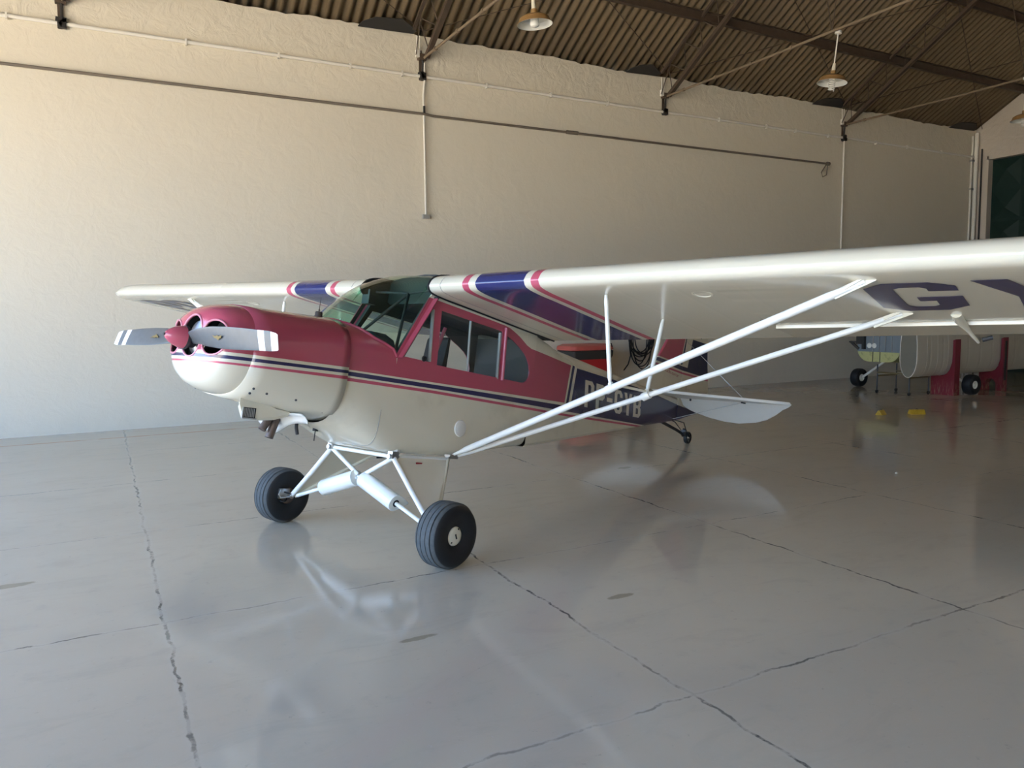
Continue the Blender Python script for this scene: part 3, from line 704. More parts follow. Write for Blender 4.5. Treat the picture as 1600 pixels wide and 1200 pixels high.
for chn, wd in (('P', .19), ('P', .19), ('-', .13), ('G', .19), ('Y', .19), ('B', .19)):
    ol, hs = GL[chn]; ux = wd/(.4 if chn == '-' else .6)
    hb = -.0+.004; hgt = .258-.024*(s0-3.9)
    def lt(p, kk, s0=s0, ux=ux, hgt=hgt, hb=hb):
        s = s0+p[0]*ux-.14*p[1]*hgt+.02; return S(s, wf(s)+.0045+kk, hb+p[1]*hgt)
    for o_ in (1,):
        MB().plate(ol, lt, .002, 0, hs).build('registration_letter', M_LETTER, fus, smooth=0)
    s0 += wd+.048
# --- windshield
TOP = [(0, 1.85, .80), (.2, 1.85, .79), (.29, 1.85, .775), (.345, 1.85, .762), (.366, 1.76, .750), (.372, 1.65, .718), (.372, 1.565, .675), (.371, 1.562, .625), (.37, 1.615, .585)]
CTL = [(0, 1.38, .785), (.21, 1.41, .765), (.30, 1.44, .735), (.345, 1.46, .70), (.366, 1.46, .62), (.37, 1.44, .50), (.366, 1.42, .42), (.365, 1.445, .385), (.371, 1.49, .342)]
rings = []; cols = []
for sd in (-1, 1):
    for i in (range(len(BASE)-1, 0, -1) if sd < 0 else range(0, len(BASE))): cols.append((sd, i))
for v in range(15):
    t = v/14; w0, w1, w2 = (1-t)**2, 2*t*(1-t), t*t; row = []
    for sd, i in cols:
        a_, c_, e_ = BASE[i], CTL[i], TOP[i]
        row.append(S(a_[1]*w0+c_[1]*w1+e_[1]*w2, sd*(a_[0]*w0+c_[0]*w1+e_[0]*w2), a_[2]*w0+c_[2]*w1+e_[2]*w2))
    rings.append(row)
ws = MB().loft(rings, closed=False).build('windshield', M_GLASSG, plane, smooth=60)
tag(ws, 'green tinted wraparound windshield')
MB().tube([S(a-.006, L*sg, h+.003) for sg, L, a, h in [(-1, *q) for q in reversed(BASE[1:])]+[(1, *q) for q in BASE]], .010, 8).build('windshield_strip', M_PINK, fus)
# interior
MB().plate([(-.30, -.02), (.30, -.02), (.30, .14), (.26, .21), (.17, .255), (0, .27), (-.17, .255), (-.26, .21), (-.30, .14)], lambda p, kk: S(1.33+kk, p[0]*1.05, p[1]+.012), .13).build('instrument_panel', M_BLK, plane)
for (x_, y_) in ((-.18, .08), (-.06, .1), (.06, .1), (.18, .08)):
    MB().lathe([(0, .004), (.035, .004), (.04, 0)], S(1.396, x_, y_), (1, 0, 0), 16).build('gauge', M_SEAL, plane)
apx = S(1.71, .02, .64)
for sd in (1, -1):
    MB().tube([apx, S(1.36, sd*.34, .11)], .012, 10).build('cabin_brace', M_DARKM, plane)
    MB().tube([apx, S(1.70, sd*.35, .66)], .010, 10).build('cabin_brace', M_DARKM, plane)
MB().box(S(1.43, -.10, .535), (.07, .08, .07)).box(S(1.43, -.10, .585), (.02, .02, .06)).build('compass', M_DARKM, plane)
cp = MB().lathe([(0, .03), (.022, .03), (.026, .022), (.026, 0), (.03, 0), (.03, -.01), (0, -.01)], S(.90, .04, .305), (0, 0, 1), 20).build('fuel_cap', M_STEEL, fus)
MB().tube([S(.90, .04, .33), S(.90, .04, .435)], .003, 6).sphere(S(.90, .04, .345), .007, 6).build('gauge_wire', M_STEEL, cp)
for s_, nm in ((2.05, 'front'), (2.72, 'rear')):
    st = MB()
    ht_ = .36 if nm == 'front' else .02
    prof_ = [(s_-.42, -.28), (s_-.42, -.20), (s_-.06, -.22), (s_+.03, ht_), (s_+.07, ht_+.01), (s_+.05, -.1), (s_+.02, -.28)]
    st.plate(prof_, lambda p, kk: S(p[0], kk+(.02 if nm == 'front' else 0), p[1]), .24 if nm == 'front' else .5)
    so = st.build('seat', M_BLK, plane, smooth=0)
    m = so.modifiers.new('bev', 'BEVEL'); m.width = .02; m.segments = 3
MB().tube([S(1.76, .30, .02), S(1.80, .30, .20), S(1.87, .30, .40)], .014, 10).build('seat_tube', M_PINKL, plane)
MB().tube([S(1.55, 0, -.5), S(1.58, 0, -.1), S(1.6, 0, .0)], .014, 10).sphere(S(1.6, 0, .03), .025, 8, 0, (1, 1, 1.6)).build('control_stick', M_BLK, plane)

# --- wings
XS = [0, .005, .0125, .025, .05, .1, .15, .2, .3, .4, .5, .6, .7, .8, .9, 1.0]
UPR = [0, .017, .029, .042, .058, .076, .086, .0915, .094, .090, .080, .067, .052, .036, .019, .002]
LOW = [0, -.010, -.018, -.024, -.027, -.028, -.027, -.025, -.022, -.0195, -.017, -.0145, -.012, -.009, -.005, -.002]
def itp(x, ys):
    for i in range(len(XS)-1):
        if XS[i] <= x <= XS[i+1]: return ys[i]+(ys[i+1]-ys[i])*(x-XS[i])/(XS[i+1]-XS[i])
    return ys[-1]
CH = 1.60
def wing_pt(sd, L, x, up_):                       # x chord fraction
    le = 1.874+(.0065 if sd > 0 else .0201)*L; slope = -.294+.0125*(L-.37)
    off = 0.0; sc = 1.0; te = 1.0; tk = 1.0
    if L > 4.55:
        t = min(1.0, (L-4.55)/.81); off = .62*(1-math.sqrt(max(0, 1-t*t))); te = 1-.22*(1-math.sqrt(max(0, 1-t*t))); tk = max(.06, math.sqrt(max(0, 1-t**2.2)))
    c = off+(te*CH-off)*x
    yv = (itp(x, UPR) if up_ else itp(x, LOW))*CH*tk*(te-off/CH)
    a = .42+.96*c
    return G(a+yv*.28, sd*L, le+slope*.96*c+yv+(-.0 if L <= 4.55 else .010*((L-4.55)/.81)**2))
AIL = (2.50, 4.55)
def section(sd, L, xmax=1.0):
    xs = [1-(1-math.cos(math.pi*i/2/22)) for i in range(23)]       # 1 .. 0 with points gathered at the nose
    xs = [xmax*(math.sin(math.pi/2*(1-i/22))**2 if False else (1-i/22)**1.9) for i in range(23)]
    return [wing_pt(sd, L, x, True) for x in xs]+[wing_pt(sd, L, x, False) for x in reversed(xs[:-1])]
for sd in (1, -1):
    Ls = [.385, .6, 1.0, 1.5, 2.0, 2.5, AIL[0]-.001]
    Lm = [AIL[0], 3.0, 3.5, 4.0, 4.54]; Lt = [4.551, 4.72, 4.88, 5.02, 5.13, 5.21, 5.27, 5.31, 5.335]
    b = MB()
    rr = [section(sd, L) for L in Ls]+[section(sd, L, .735) for L in Lm]+[section(sd, L) for L in Lt]
    b.loft(rr, 0, True, True); b.m[-2] = 1
    wg = b.build('wing', [M_WING, M_LINER], plane, smooth=50)
    tag(wg, 'left wing, nearest the camera' if sd > 0 else 'right wing, on the far side')
    # aileron with a rounded nose standing slightly proud below
    rr = []
    for L in (2.60, 3.0, 3.5, 3.555):
        pass
    def ail_sec(L):
        pts = []; xs = [.755, .765, .78, .82, .88, .94, 1.0]
        up_ = [wing_pt(sd, L, x, True) for x in reversed(xs)]; lo_ = [wing_pt(sd, L, x, False)+Vector((0, 0, -.018*(1-(x-.755)/.245))) for x in xs]
        n0 = (up_[-1]+lo_[0])/2+Vector((-.014, 0, -.006))
        return up_+[n0]+lo_
    for nm, a0, a1 in (('aileron', 2.51, 4.545),):
        q = MB().loft([ail_sec(a0+(a1-a0)*i/6) for i in range(7)], 0, True, True).build(nm, M_WING, wg, smooth=60)
    # aileron horn wrapped in fabric
    p0 = wing_pt(sd, 3.60, .70, False); p1 = wing_pt(sd, 3.66, .86, False)+Vector((.02, 0, -.085))
    MB().tube([p0+Vector((-.12, 0, .012)), p0+Vector((.0, 0, -.006)), p0.lerp(p1, .45)+Vector((0, 0, -.004)), p1], [.030, .028, .014, .009], 12).build('aileron_horn', M_CREAM, wg)
    MB().tube([p1+Vector((-.01, -sd*.02, .012)), p1+Vector((.0, -sd*.07, .03))], .013, 10).build('hinge_bolt', M_DARKM, wg)
    q0 = wing_pt(sd, 2.485, .66, False)
    MB().box(q0+Vector((0, 0, -.018)), (.09, .02, .035)).build('aileron_bracket', M_DARKM, wg)
    # root fairing rim and seal
    def le_curve(L, x0=.55, x1=.75, r=0.0):
        u_ = [wing_pt(sd, L, x, True) for x in (.30, .2, .12, .07, .04, .02, .008, .002)]; l_ = [wing_pt(sd, L, x, False) for x in (0, .002, .008, .02, .04, .08, .15, .3, .5, .75, 1.0)]
        return u_+l_
    MB().tube(le_curve(.378), .010, 8).build('root_seal', M_BLK, wg)
    MB().tube(le_curve(.50), .0022, 6).build('root_seam', M_SEAL, wg)
    # inspection ring
    q1 = wing_pt(sd, 2.39, .195, False); nrm = Vector((-.095, 0, -1)).normalized()
    MB().lathe([(.050, 0), (.052, .004), (.064, .004), (.066, 0)], q1, nrm, 28).lathe([(0, .001), (.05, .001)], q1, nrm, 28).build('inspection_ring', M_CREAM, wg)
    # underside letters
    seqs = (('G', 3.28), ('Y', 3.79), ('B', 4.30)) if sd > 0 else (('-', -3.62), ('P', -4.15), ('P', -4.66))
    for chn, l0 in seqs:
        ol, hs = GL[chn]
        def ul(p, kk, l0=l0, sd=sd):
            L = l0+p[0]*.42/.6; x = (.855-.615*p[1])/CH
            v = wing_pt(sd, abs(L), x, False); return v+Vector((0, 0, -.004-kk))
        def dens(l):
            r = []
            for i in range(len(l)):
                a_, c_ = l[i], l[(i+1) % len(l)]
                for t in range(4): r.append((a_[0]+(c_[0]-a_[0])*t/4, a_[1]+(c_[1]-a_[1])*t/4))
            return r
        MB().plate(dens(ol), ul, .001, 0, [dens(h_) for h_ in hs]).build('wing_letter', M_NAVY, wg, smooth=0)
    # lift struts, fittings, jury struts
    bot = S(2.03, sd*.40, -.560)
    tf = wing_pt(sd, 3.33, .108, False)+Vector((0, 0, -.004)); tr = wing_pt(sd, 3.34, .582, False)+Vector((0, 0, -.006))
    bf, br = bot+Vector((-.012, 0, .008)), bot+Vector((.03, 0, .0))
    for nm, p0, p1, r, el in (('lift_strut', bf, tf, .0235, 1.0), ('lift_strut', br, tr, .0185, 1.0)):
        d = (p1-p0); MB().tube([p0+d*.0, p0+d*.025, p0+d*.05, p0+d*.94, p0+d*.965, p1], [.010, .014, r, r, r*.8, r*.6], 14).build(nm, M_WHITE, plane)
        f = (p1-p0).normalized()
        MB().bar(p1-f*.16+Vector((0, 0, -.006)), p1+f*.05+Vector((0, 0, .004)), .012, .045, 0, (0, 0, 1)).bar(p1-f*.1, p1+f*.02+Vector((0, 0, .02)), .045, .012, 0, (0, 0, 1)).build('strut_fitting', M_CREAM, wg)
    MB().box(bot+Vector((-.02, 0, -.005)), (.10, .035, .03)).tube([bot+Vector((-.06, -.03, 0)), bot+Vector((-.06, .03, 0))], .012, 10).build('strut_clevis', M_METAL, plane)
    jf = bf.lerp(tf, .485); jr = br.lerp(tr, .497)
    wfp = wing_pt(sd, 1.76, .155, False); wrp = wing_pt(sd, 1.80, .592, False)
    for a_, c_ in ((jf, wfp), (jr, wrp)):
        d = c_-a_
        j = MB().tube([a_+Vector((0, 0, .015)), a_.lerp(c_, .08), a_.lerp(c_, .12), a_.lerp(c_, .93), c_], [.008, .010, .0145, .0145, .010], 12).build('jury_strut', M_WHITE, plane)
        MB().tube([a_+Vector((0, sd*.025, -.012)), a_+Vector((0, -sd*.025, .012))], .028, 14).sphere(a_+Vector((0, 0, .03)), .018, 8).build('strut_clamp', M_WHITE, j)
    MB().tube([jf+Vector((0, 0, .03)), jr+Vector((0, 0, .03))], .009, 10).build('jury_tie', M_CREAM, plane)
# cabin roof between the wings
b = MB()
def roofsec(L):
    xs = [.185, .22, .27, .34, .45, .6, .8, 1.0]
    bump_ = 1-(L/.385)**2
    return [wing_pt(1, .385, x, True)*1+Vector((0, .385-L, .045*bump_*max(0, 1-(x-.18)/.55))) for x in xs]+[wing_pt(1, .385, x, False)+Vector((0, .385-L, 0)) for x in reversed(xs)]
n_ = 8; rr = [roofsec(-.385+.77*i/6) for i in range(7)]
vs = [p for r in rr for p in r]; nn = len(rr[0]); 
for i in range(6):
    for j in range(nn):
        a = i*nn+j; c = i*nn+(j+1) % nn; b.add([vs[a], vs[c], vs[c+nn], vs[a+nn]], [(0, 1, 2, 3)], 0 if j < 7 else 1)
b.build('cabin_roof', [M_CREAM, M_LINER], plane, smooth=0)

# --- tail
def fin_plate(outline, t): return MB().plate(outline, lambda p, kk: S(p[0], kk, p[1]), t)
FIN = [(5.18, .37), (5.30, .415), (5.46, .50), (5.58, .60), (5.685, .717), (5.73, .775), (5.91, 1.012), (6.03, 1.18), (6.14, 1.35), (6.25, 1.50), (6.36, 1.60), (6.455, 1.63), (6.328, .34), (5.6, .34)]
RUD = [(6.463, 1.635), (6.56, 1.655), (6.68, 1.63), (6.80, 1.54), (6.89, 1.40), (6.955, 1.23), (7.03, .87), (7.10, .62), (7.125, .50), (7.10, .40), (7.04, .32), (6.97, .25), (6.906, .212), (6.6, .14), (6.40, .085), (6.31, .072), (6.338, .36)]
fo = fin_plate(FIN, .035).build('fin', M_FIN, plane, smooth=0); ro = fin_plate(RUD, .035).build('rudder', M_FIN, plane, smooth=0)
for o_ in (fo, ro):
    m = o_.modifiers.new('bev', 'BEVEL'); m.width = .014; m.segments = 3; m.limit_method = 'ANGLE'; m.angle_limit = rad(60)
# small red lettering on the fin, as a row of illegible-size strokes spelled out
cu = bpy.data.curves.new('web_lettering', 'FONT'); cu.body = 'www.aclbs.com.br'; cu.size = .062; cu.extrude = .0005
co = bpy.data.objects.new('fin_lettering', cu); C.objects.link(co)
bpy.context.view_layer.update()
me = bpy.data.meshes.new_from_object(co.evaluated_get(bpy.context.evaluated_depsgraph_get())); bpy.data.objects.remove(co)
wmax = max(v.co.x for v in me.vertices)
for v in me.vertices:
    t = v.co.x/wmax; q = S(5.79+.47*t, .0195, .632-.04*t+v.co.y*.9); v.co = q
me.materials.append(M_RED); co = bpy.data.objects.new('fin_lettering', me); C.objects.link(co); co.parent = fo
for sd in (1, -1):
    ST = [(5.60, .03), (5.66, .15), (5.72, .29), (5.88, .58), (6.02, .90), (6.17, 1.22), (6.235, 1.34), (6.285, 1.405), (6.30, 1.41), (6.30, .03)]
    so = MB().plate(ST, lambda p, kk, sd=sd: S(p[0], sd*p[1], .357+kk), .036).build('stabilizer', M_STAB, plane, smooth=0)
    m = so.modifiers.new('bev', 'BEVEL'); m.width = .014; m.segments = 3; m.limit_method = 'ANGLE'; m.angle_limit = rad(60)
    EL = [(a_, c_*.77) for a_, c_ in [(.05, .0), (.05, .16), (.11, .24), (.18, .295), (.35, .387), (.52, .443), (.72, .462), (.93, .415), (1.08, .335), (1.2, .225), (1.3, .105), (1.37, .05), (1.405, .01), (1.41, .0)]]
    dl = rad(42)
    eo = MB().plate(EL, lambda p, kk, sd=sd: S(6.315+p[1]*math.cos(dl)+kk*math.sin(dl), sd*p[0], .350-p[1]*math.sin(dl)+kk*math.cos(dl)), .026).build('elevator', M_STAB, plane, smooth=0)
    m = eo.modifiers.new('bev', 'BEVEL'); m.width = .010; m.segments = 3; m.limit_method = 'ANGLE'; m.angle_limit = rad(60)
    MB().tube([S(6.36, sd*.03, 1.06), S(6.27, sd*.87, .378)], .0035, 6).build('brace_wire', M_STEELW, plane)
    MB().tube([S(6.27, sd*.87, .340), S(6.20, sd*.03, .075)], .0035, 6).build('brace_wire', M_STEELW, plane)
    MB().box(S(6.27, sd*.87, .335), (.09, .02, .02)).box(S(6.28, sd*.20, .33), (.02, .015, .03)).build('brace_tang', M_DARKM, so)
# tail wheel
tw = bpy.data.objects.new('tail_wheel', None); C.objects.link(tw); tw.parent = plane
cx, cz = 5.305, .078
MB().lathe([(.045, -.02), (.062, -.026), (.074, -.020), (.078, -.008), (.078, .008), (.074, .020), (.062, .026), (.045, .02)], G(cx, .0, cz), (0, 1, .0), 28).build('tire', M_BLK, tw)
MB().lathe([(0, -.018), (.020, -.02), (.024, -.012), (.047, -.016), (.047, .016), (.024, .012), (.02, .02), (0, .018)], G(cx, 0, cz), (0, 1, 0), 20).build('hub', M_METAL, tw)
b = MB()
for k_ in range(3): b.tube([S(5.98-.0*k_, 0, .03-.012*k_), G(4.98, 0, .235-.012*k_), G(5.12, 0, .175-.012*k_), G(5.17, 0, .135-.012*k_)], .012, 8, ell=.6)
b.build('leaf_spring', M_DARKM, tw)
b = MB().lathe([(0, -.05), (.022, -.05), (.022, .05), (0, .05)], G(5.2, 0, .155), (.25, 0, 1), 14)
for q in (-.034, .034): b.bar(G(5.2, q, .17), G(5.305, q, .085), .008, .03, 0, (0, 1, 0))
b.bar(G(5.19, -.04, .175), G(5.19, .04, .175), .03, .02)
for q in (-.06, .06): b.tube([G(5.2, q*.6, .18), G(5.08, q, .30), S(6.22, q*.5, .07)], .006, 6)
b.build('fork', M_DARKM, tw)

# --- main gear
AX = {1: G(0, .80, .225), -1: G(0, -.80, .225)}
apex = G(.052, 0, .478)
for sd in (1, -1):
    ff = S(1.465, sd*.345, -.60); fr_ = S(2.0, sd*.372, -.59); ax = AX[sd]
    lg = MB().tube([ff, ff.lerp(ax, .5), ax+Vector((0, 0, .01))], .019, 14).build('gear_leg', M_WHITE, plane)
    MB().tube([fr_, ax+Vector((.03, 0, 0))], .015, 12).build('rear_tube', M_CREAM, lg)
    # fabric web between the tubes
    mid = (ff+fr_)/2
    tri = [ff+Vector((.01, 0, 0)), fr_, ax+Vector((.05, sd*.01, .03)), ax+Vector((.0, 0, .03))]
    nrm = (tri[1]-tri[0]).cross(tri[2]-tri[0]).normalized()*.006
    MB().add([p+nrm for p in tri]+[p-nrm for p in tri], [(0, 1, 2, 3), (7, 6, 5, 4), (0, 4, 5, 1), (1, 5, 6, 2), (2, 6, 7, 3), (3, 7, 4, 0)]).build('fabric_web', M_CREAM, lg, smooth=0)
    if sd > 0: 
        qn = nrm.normalized() if nrm.y < 0 else -nrm.normalized()
        pq = ff.lerp(fr_, .42)*.90+ax*.10
        MB().box(pq+qn*.008, (.06, .004, .018)).build('warning_tag', M_RED, lg)
    MB().box(ff+Vector((0, 0, .012)), (.06, .05, .05)).tube([ff+Vector((-.045, 0, 0)), ff+Vector((.045, 0, 0))], .018, 10).build('gear_fitting', M_METAL, plane)
    # axle, shock strut and streamlined cover
    MB().tube([ax+Vector((0, 0, 0)), G(0, sd*.934, .2204)], .024, 14).build('axle', M_METAL, lg)
    lo_ = G(0.01, sd*.735, .238)
    sh = MB().tube([apex, lo_], .0145, 12).build('shock_strut', M_WHITE, plane)
    d = lo_-apex; t0, t1 = .055, .56; dn = d.normalized(); vx = Vector((1, 0, 0))-dn*dn.x; vx.normalize(); vz = dn.cross(vx)
    rr = []
    for t in (t0, t0+.004, t1-.004, t1):
        sc = .97 if t in (t0, t1) else 1.0; pc = apex+d*t; rg = []
        for i in range(28):
            a = 2*math.pi*i/28; c_, s_ = math.cos(a), math.sin(a)
            xx = c_*.062 if c_ < 0 else c_*.125; wz = s_*.062*(1.0 if c_ < 0 else (1-.75*c_**1.5 if c_ > 0 else 1))
            rg.append(pc+vx*xx*sc+vz*wz*sc)
        rr.append(rg)
    MB().loft(rr, 0, True, True).build('shock_cover', M_WHITE, sh, smooth=40)
    pe = apex+d*t1; MB().lathe([(.0145, .004), (.026, .004), (.026, -.004), (.0145, -.004)], pe, dn, 16).build('grommet', M_BLK, sh)
    MB().bar(apex+d*.56, lo_+Vector((0, 0, .0)), .03, .006, 0).build('strut_fork', M_WHITE, sh)
    # cabane V
    MB().tube([ff+Vector((.0, -(-sd)*-.0, -.01)), apex], .0165, 12).build('cabane_tube', M_WHITE, plane)
    MB().tube([ff, fr_], .0145, 12).build('sill_tube', M_WHITE, plane)
    # brake hose
    hp = [ff.lerp(ax, .96)+Vector((-.02, 0, .0)), ax+Vector((-.08, sd*-.06, .03)), ax+Vector((-.09, sd*-.10, -.02)), ax+Vector((-.05, -sd*.03, -.05)), ax+Vector((.0, -sd*.06, -.03))]
    pts = []
    for i in range(len(hp)-1):
        p_ = [hp[max(i-1, 0)], hp[i], hp[i+1], hp[min(i+2, len(hp)-1)]]
        for j in range(8):
            t = j/8; pts.append(.5*((2*p_[1])+(p_[2]-p_[0])*t+(2*p_[0]-5*p_[1]+4*p_[2]-p_[3])*t*t+(-p_[0]+3*p_[1]-3*p_[2]+p_[3])*t**3))
    MB().tube(pts+[hp[-1]], .006, 8).build('brake_hose', M_BLK, lg)
    # wheel
    wl = bpy.data.objects.new('main_wheel', None); C.objects.link(wl); wl.parent = plane
    c0 = G(0, sd*.934, .2204)
    prof = [(.066, -.078), (.085, -.088), (.12, -.098), (.155, -.101), (.182, -.097), (.200, -.086)]
    tread = [(.2085, -.074), (.213, -.062)]
    for gq in (-.058, -.022, .022, .058):
        r_ = .2204-.06*abs(gq)**1.0*.9
        tread += [(r_, gq-.003), (r_-.006, gq-.0025), (r_-.006, gq+.0025), (r_, gq+.003)]
    tread.sort(key=lambda q: q[1]); tread += [(.213, .062), (.2085, .074)]
    full = prof+tread+[(r_, -z_) for r_, z_ in reversed(prof)]
    mats = [0]*(len(full)-1)
    for i in range(len(prof)-1, len(prof)+len(tread)): mats[i] = 1
    tr_ = MB().lathe(full, c0, (0, -sd, 0), 64, 0, mats).build('tire', [M_BLK, M_TREAD], wl, smooth=30)
    MB().lathe([(0, .086), (.02, .087), (.045, .084), (.058, .080), (.064, .073), (.066, .06), (.066, -.06), (0, -.06)], c0, (0, -sd, 0), 36).build('hub_cap', M_LETTER, wl)
    MB().box(c0+Vector((0, -sd*.0875, 0)), (.010, .004, .034), 0, Matrix.Rotation(rad(-25), 3, 'Y')).build('hub_slot', M_BLK, wl)
    for dx, dz in ((.02, .047), (-.03, -.04)): MB().sphere(c0+Vector((dx, -sd*.08, dz)), .007, 6).build('hub_screw', M_BLK, wl)
    MB().lathe([(.03, -.066), (.095, -.066), (.095, -.074), (.03, -.074)], c0, (0, -sd, 0), 32).build('brake_disc', M_EXH, wl)
    MB().box(c0+Vector((-.075, sd*.085, .02)), (.06, .05, .08)).box(c0+Vector((-.035, sd*.09, .03)), (.06, .035, .06)).build('brake_caliper', M_METAL, wl)
    MB().tube([c0+Vector((-.06, sd*.1, .06)), c0+Vector((-.10, sd*.12, .05)), c0+Vector((-.115, sd*.12, .015)), c0+Vector((-.09, sd*.12, -.01)), c0+Vector((-.03, sd*.14, 0)), c0+Vector((.03, sd*.17, .03))], .005, 8).build('brake_line', M_SEAL, wl)
f1, f2 = S(1.465, .345, -.60), S(1.465, -.345, -.60)
MB().tube([f1+Vector((0, 0, .0)), f2+Vector((0, 0, .0))], .0155, 12).build('cross_tube', M_WHITE, plane)
MB().tube([f1+Vector((.05, 0, .035)), f2+Vector((.05, 0, .035))], .017, 12).build('cross_tube', M_WHITE, plane)
MB().sphere(apex, .028, 10).build('cabane_joint', M_METAL, plane)
MB().tube([S(1.75, .0, -.59), S(1.72, -.02, -.63), S(1.66, -.05, -.64)], .007, 8).build('drain_hose', M_BLK, plane)

# ================================================================== things at the back
# red bin by the long wall
k = NT('red_plastic'); k.base(k.mix(k.noise(5, 2), rgba(.42, .012, .018), rgba(.52, .02, .025)), .4); M_REDP = k.m
bx, by = 8.15, 12.25
bn = empty('bin', (bx, by, 0)); tag(bn, 'red lidded bin with a dark bag over its rim, standing against the long wall', 'bin')
def rrect(wx, wy, z, r=.06, n=5):
    pts = []
    for cx_, cy_, a0 in ((wx-r, wy-r, 0), (-wx+r, wy-r, 90), (-wx+r, -wy+r, 180), (wx-r, -wy+r, 270)):
        for i in range(n): a = rad(a0+90*i/(n-1)); pts.append(Vector((cx_+r*math.cos(a), cy_+r*math.sin(a), z)))
    return pts
MB().loft([rrect(.33, .22, .0), rrect(.35, .24, .2), rrect(.42, .29, .86), rrect(.42, .29, .90)], 0, True, True).build('body', M_REDP, bn)
MB().loft([rrect(.43, .30, .80), rrect(.455, .32, .86), rrect(.46, .33, .955), rrect(.44, .31, .965)], 0, True, True).build('bag_rim', M_BOX, bn)
MB().loft([rrect(.46, .33, .97, .1), rrect(.475, .34, .99, .1), rrect(.46, .33, 1.05, .1), rrect(.38, .27, 1.085, .1)], 0, True, True).build('lid', plain('pale_red_plastic', (.50, .10, .08), .4), bn)
MB().tube([Vector((.25, -.33, 1.06)), Vector((.30, -.36, 1.10)), Vector((.36, -.36, 1.09)), Vector((.40, -.33, 1.03))], .012, 8).build('lid_handle', M_BOX, bn)
# coil of black cable hung on the wall
b = MB(); cu_c = (9.80, 12.68)
for kx in range(9):
    w_ = random.uniform(.18, .30); dp = random.uniform(.5, .86); cxx = 9.80+random.uniform(-.07, .07); ph = random.uniform(-.02, .02)
    pts = []
    for i in range(33):
        a = math.pi*i/32; pts.append((cxx-w_*math.cos(a)*(1+.12*math.sin(a)), 12.665-.006*kx, 1.36-dp*math.sin(a)**.75+ph*math.cos(3*a)))
    b.tube(pts, .0115, 8)
b.tube([(9.52, 12.64, 1.36), (9.50, 12.64, 1.0), (9.53, 12.64, .8), (9.47, 12.64, .62), (9.36, 12.64, .50)], .0125, 8)
b.tube([(9.45, 12.65, 1.36), (10.1, 12.65, 1.38)], .02, 8)
b.box((9.6, 12.70, 1.40), (.05, .09, .05)).box((10.0, 12.70, 1.40), (.05, .09, .05))
tag(b.build('cable_coil', M_BLK), 'coil of black cable hanging on the long wall behind the airplane', 'cable')
# second airplane, stripped
k = NT('stripped_nose_metal'); x, y, z = k.xyz()
c = k.mix(k.gt(z, .83), k.mix(k.step(k.noise(9, 5, .7), .55, .62), rgba(.50, .50, .22), rgba(.36, .36, .17)), rgba(.19, .23, .26))
k.base(c, .5); M_NOSE = k.m
ap = empty('airplane', (14.6, 10.03, 0)); tag(ap, 'stripped grey and yellow-green airplane fuselage standing behind the stored wing', 'airplane')
def nose_ring(x, w_, z0, z1, r):
    pts = []
    for cy_, cz_, a0 in ((w_-.06, z1-.06, 0), (-w_+.06, z1-.06, 90)):
        for i in range(6): a = rad(a0+18*i); pts.append(Vector((x, cy_+.06*math.cos(a), cz_+.06*math.sin(a))))
    for cy_, cz_, a0 in ((-w_+r, z0+r, 180), (w_-r, z0+r, 270)):
        for i in range(8): a = rad(a0+90*i/7); pts.append(Vector((x, cy_+r*math.cos(a), cz_+r*math.sin(a))))
    return pts
MB().loft([nose_ring(-.9, .48, .63, 1.55, .26), nose_ring(-.2, .5, .60, 1.75, .24), nose_ring(1.2, .5, .60, 1.8, .24), nose_ring(4.2, .18, .75, 1.35, .1)], 0, True, True).build('fuselage', [M_NOSE], ap)
for i, yy in enumerate((-.30, -.16, -.02, .12)):
    MB().box((-.905, yy, 1.15), (.012, .012, .62)).build('firewall_rib', M_METAL, ap)
for yy in (.02, .18): MB().box((-.903, yy-.06, .73), (.008, .012, .20)).build('panel_seam', M_BOX, ap)
for yy in (.10, .21): MB().lathe([(0, .012), (.035, .012), (.05, .006), (.055, 0)], (-.9, yy, .955), (-1, 0, 0), 20).build('gauge_port', M_INNER, ap)
MB().box((-.93, .40, 1.12), (.07, .14, .28)).box((-.93, .31, 1.05), (.08, .05, .34)).bar((-.92, .62, 1.02), (-.92, .44, .88), .03, .05).box((-.92, .50, 1.02), (.06, .3, .03)).build('engine_bearer', M_BOX, ap)
for yy in (1.13, -1.17):
    wl = bpy.data.objects.new('main_wheel', None); C.objects.link(wl); wl.parent = ap
    c0 = Vector((.02 if yy > 0 else .3, yy, .2)); sd = 1 if yy > 0 else -1
    MB().lathe([(.075, -.07), (.12, -.095), (.16, -.098), (.188, -.08), (.2, -.04), (.2, .04), (.188, .08), (.16, .098), (.12, .095), (.075, .07)], c0, (0, 1, 0), 36).build('tire', M_BLK, wl)
    MB().lathe([(0, -.075), (.03, -.08), (.04, -.06), (.06, -.06), (.078, -.078), (.078, .078), (.06, .06), (.04, .06), (.03, .08), (0, .075)], c0, (0, 1, 0), 24).build('hub', M_INNER, wl)
    MB().tube([c0+Vector((0, -sd*.1, .02)), Vector((0, sd*.42, .64))], .025, 12).build('gear_strut', M_WHITE, ap)
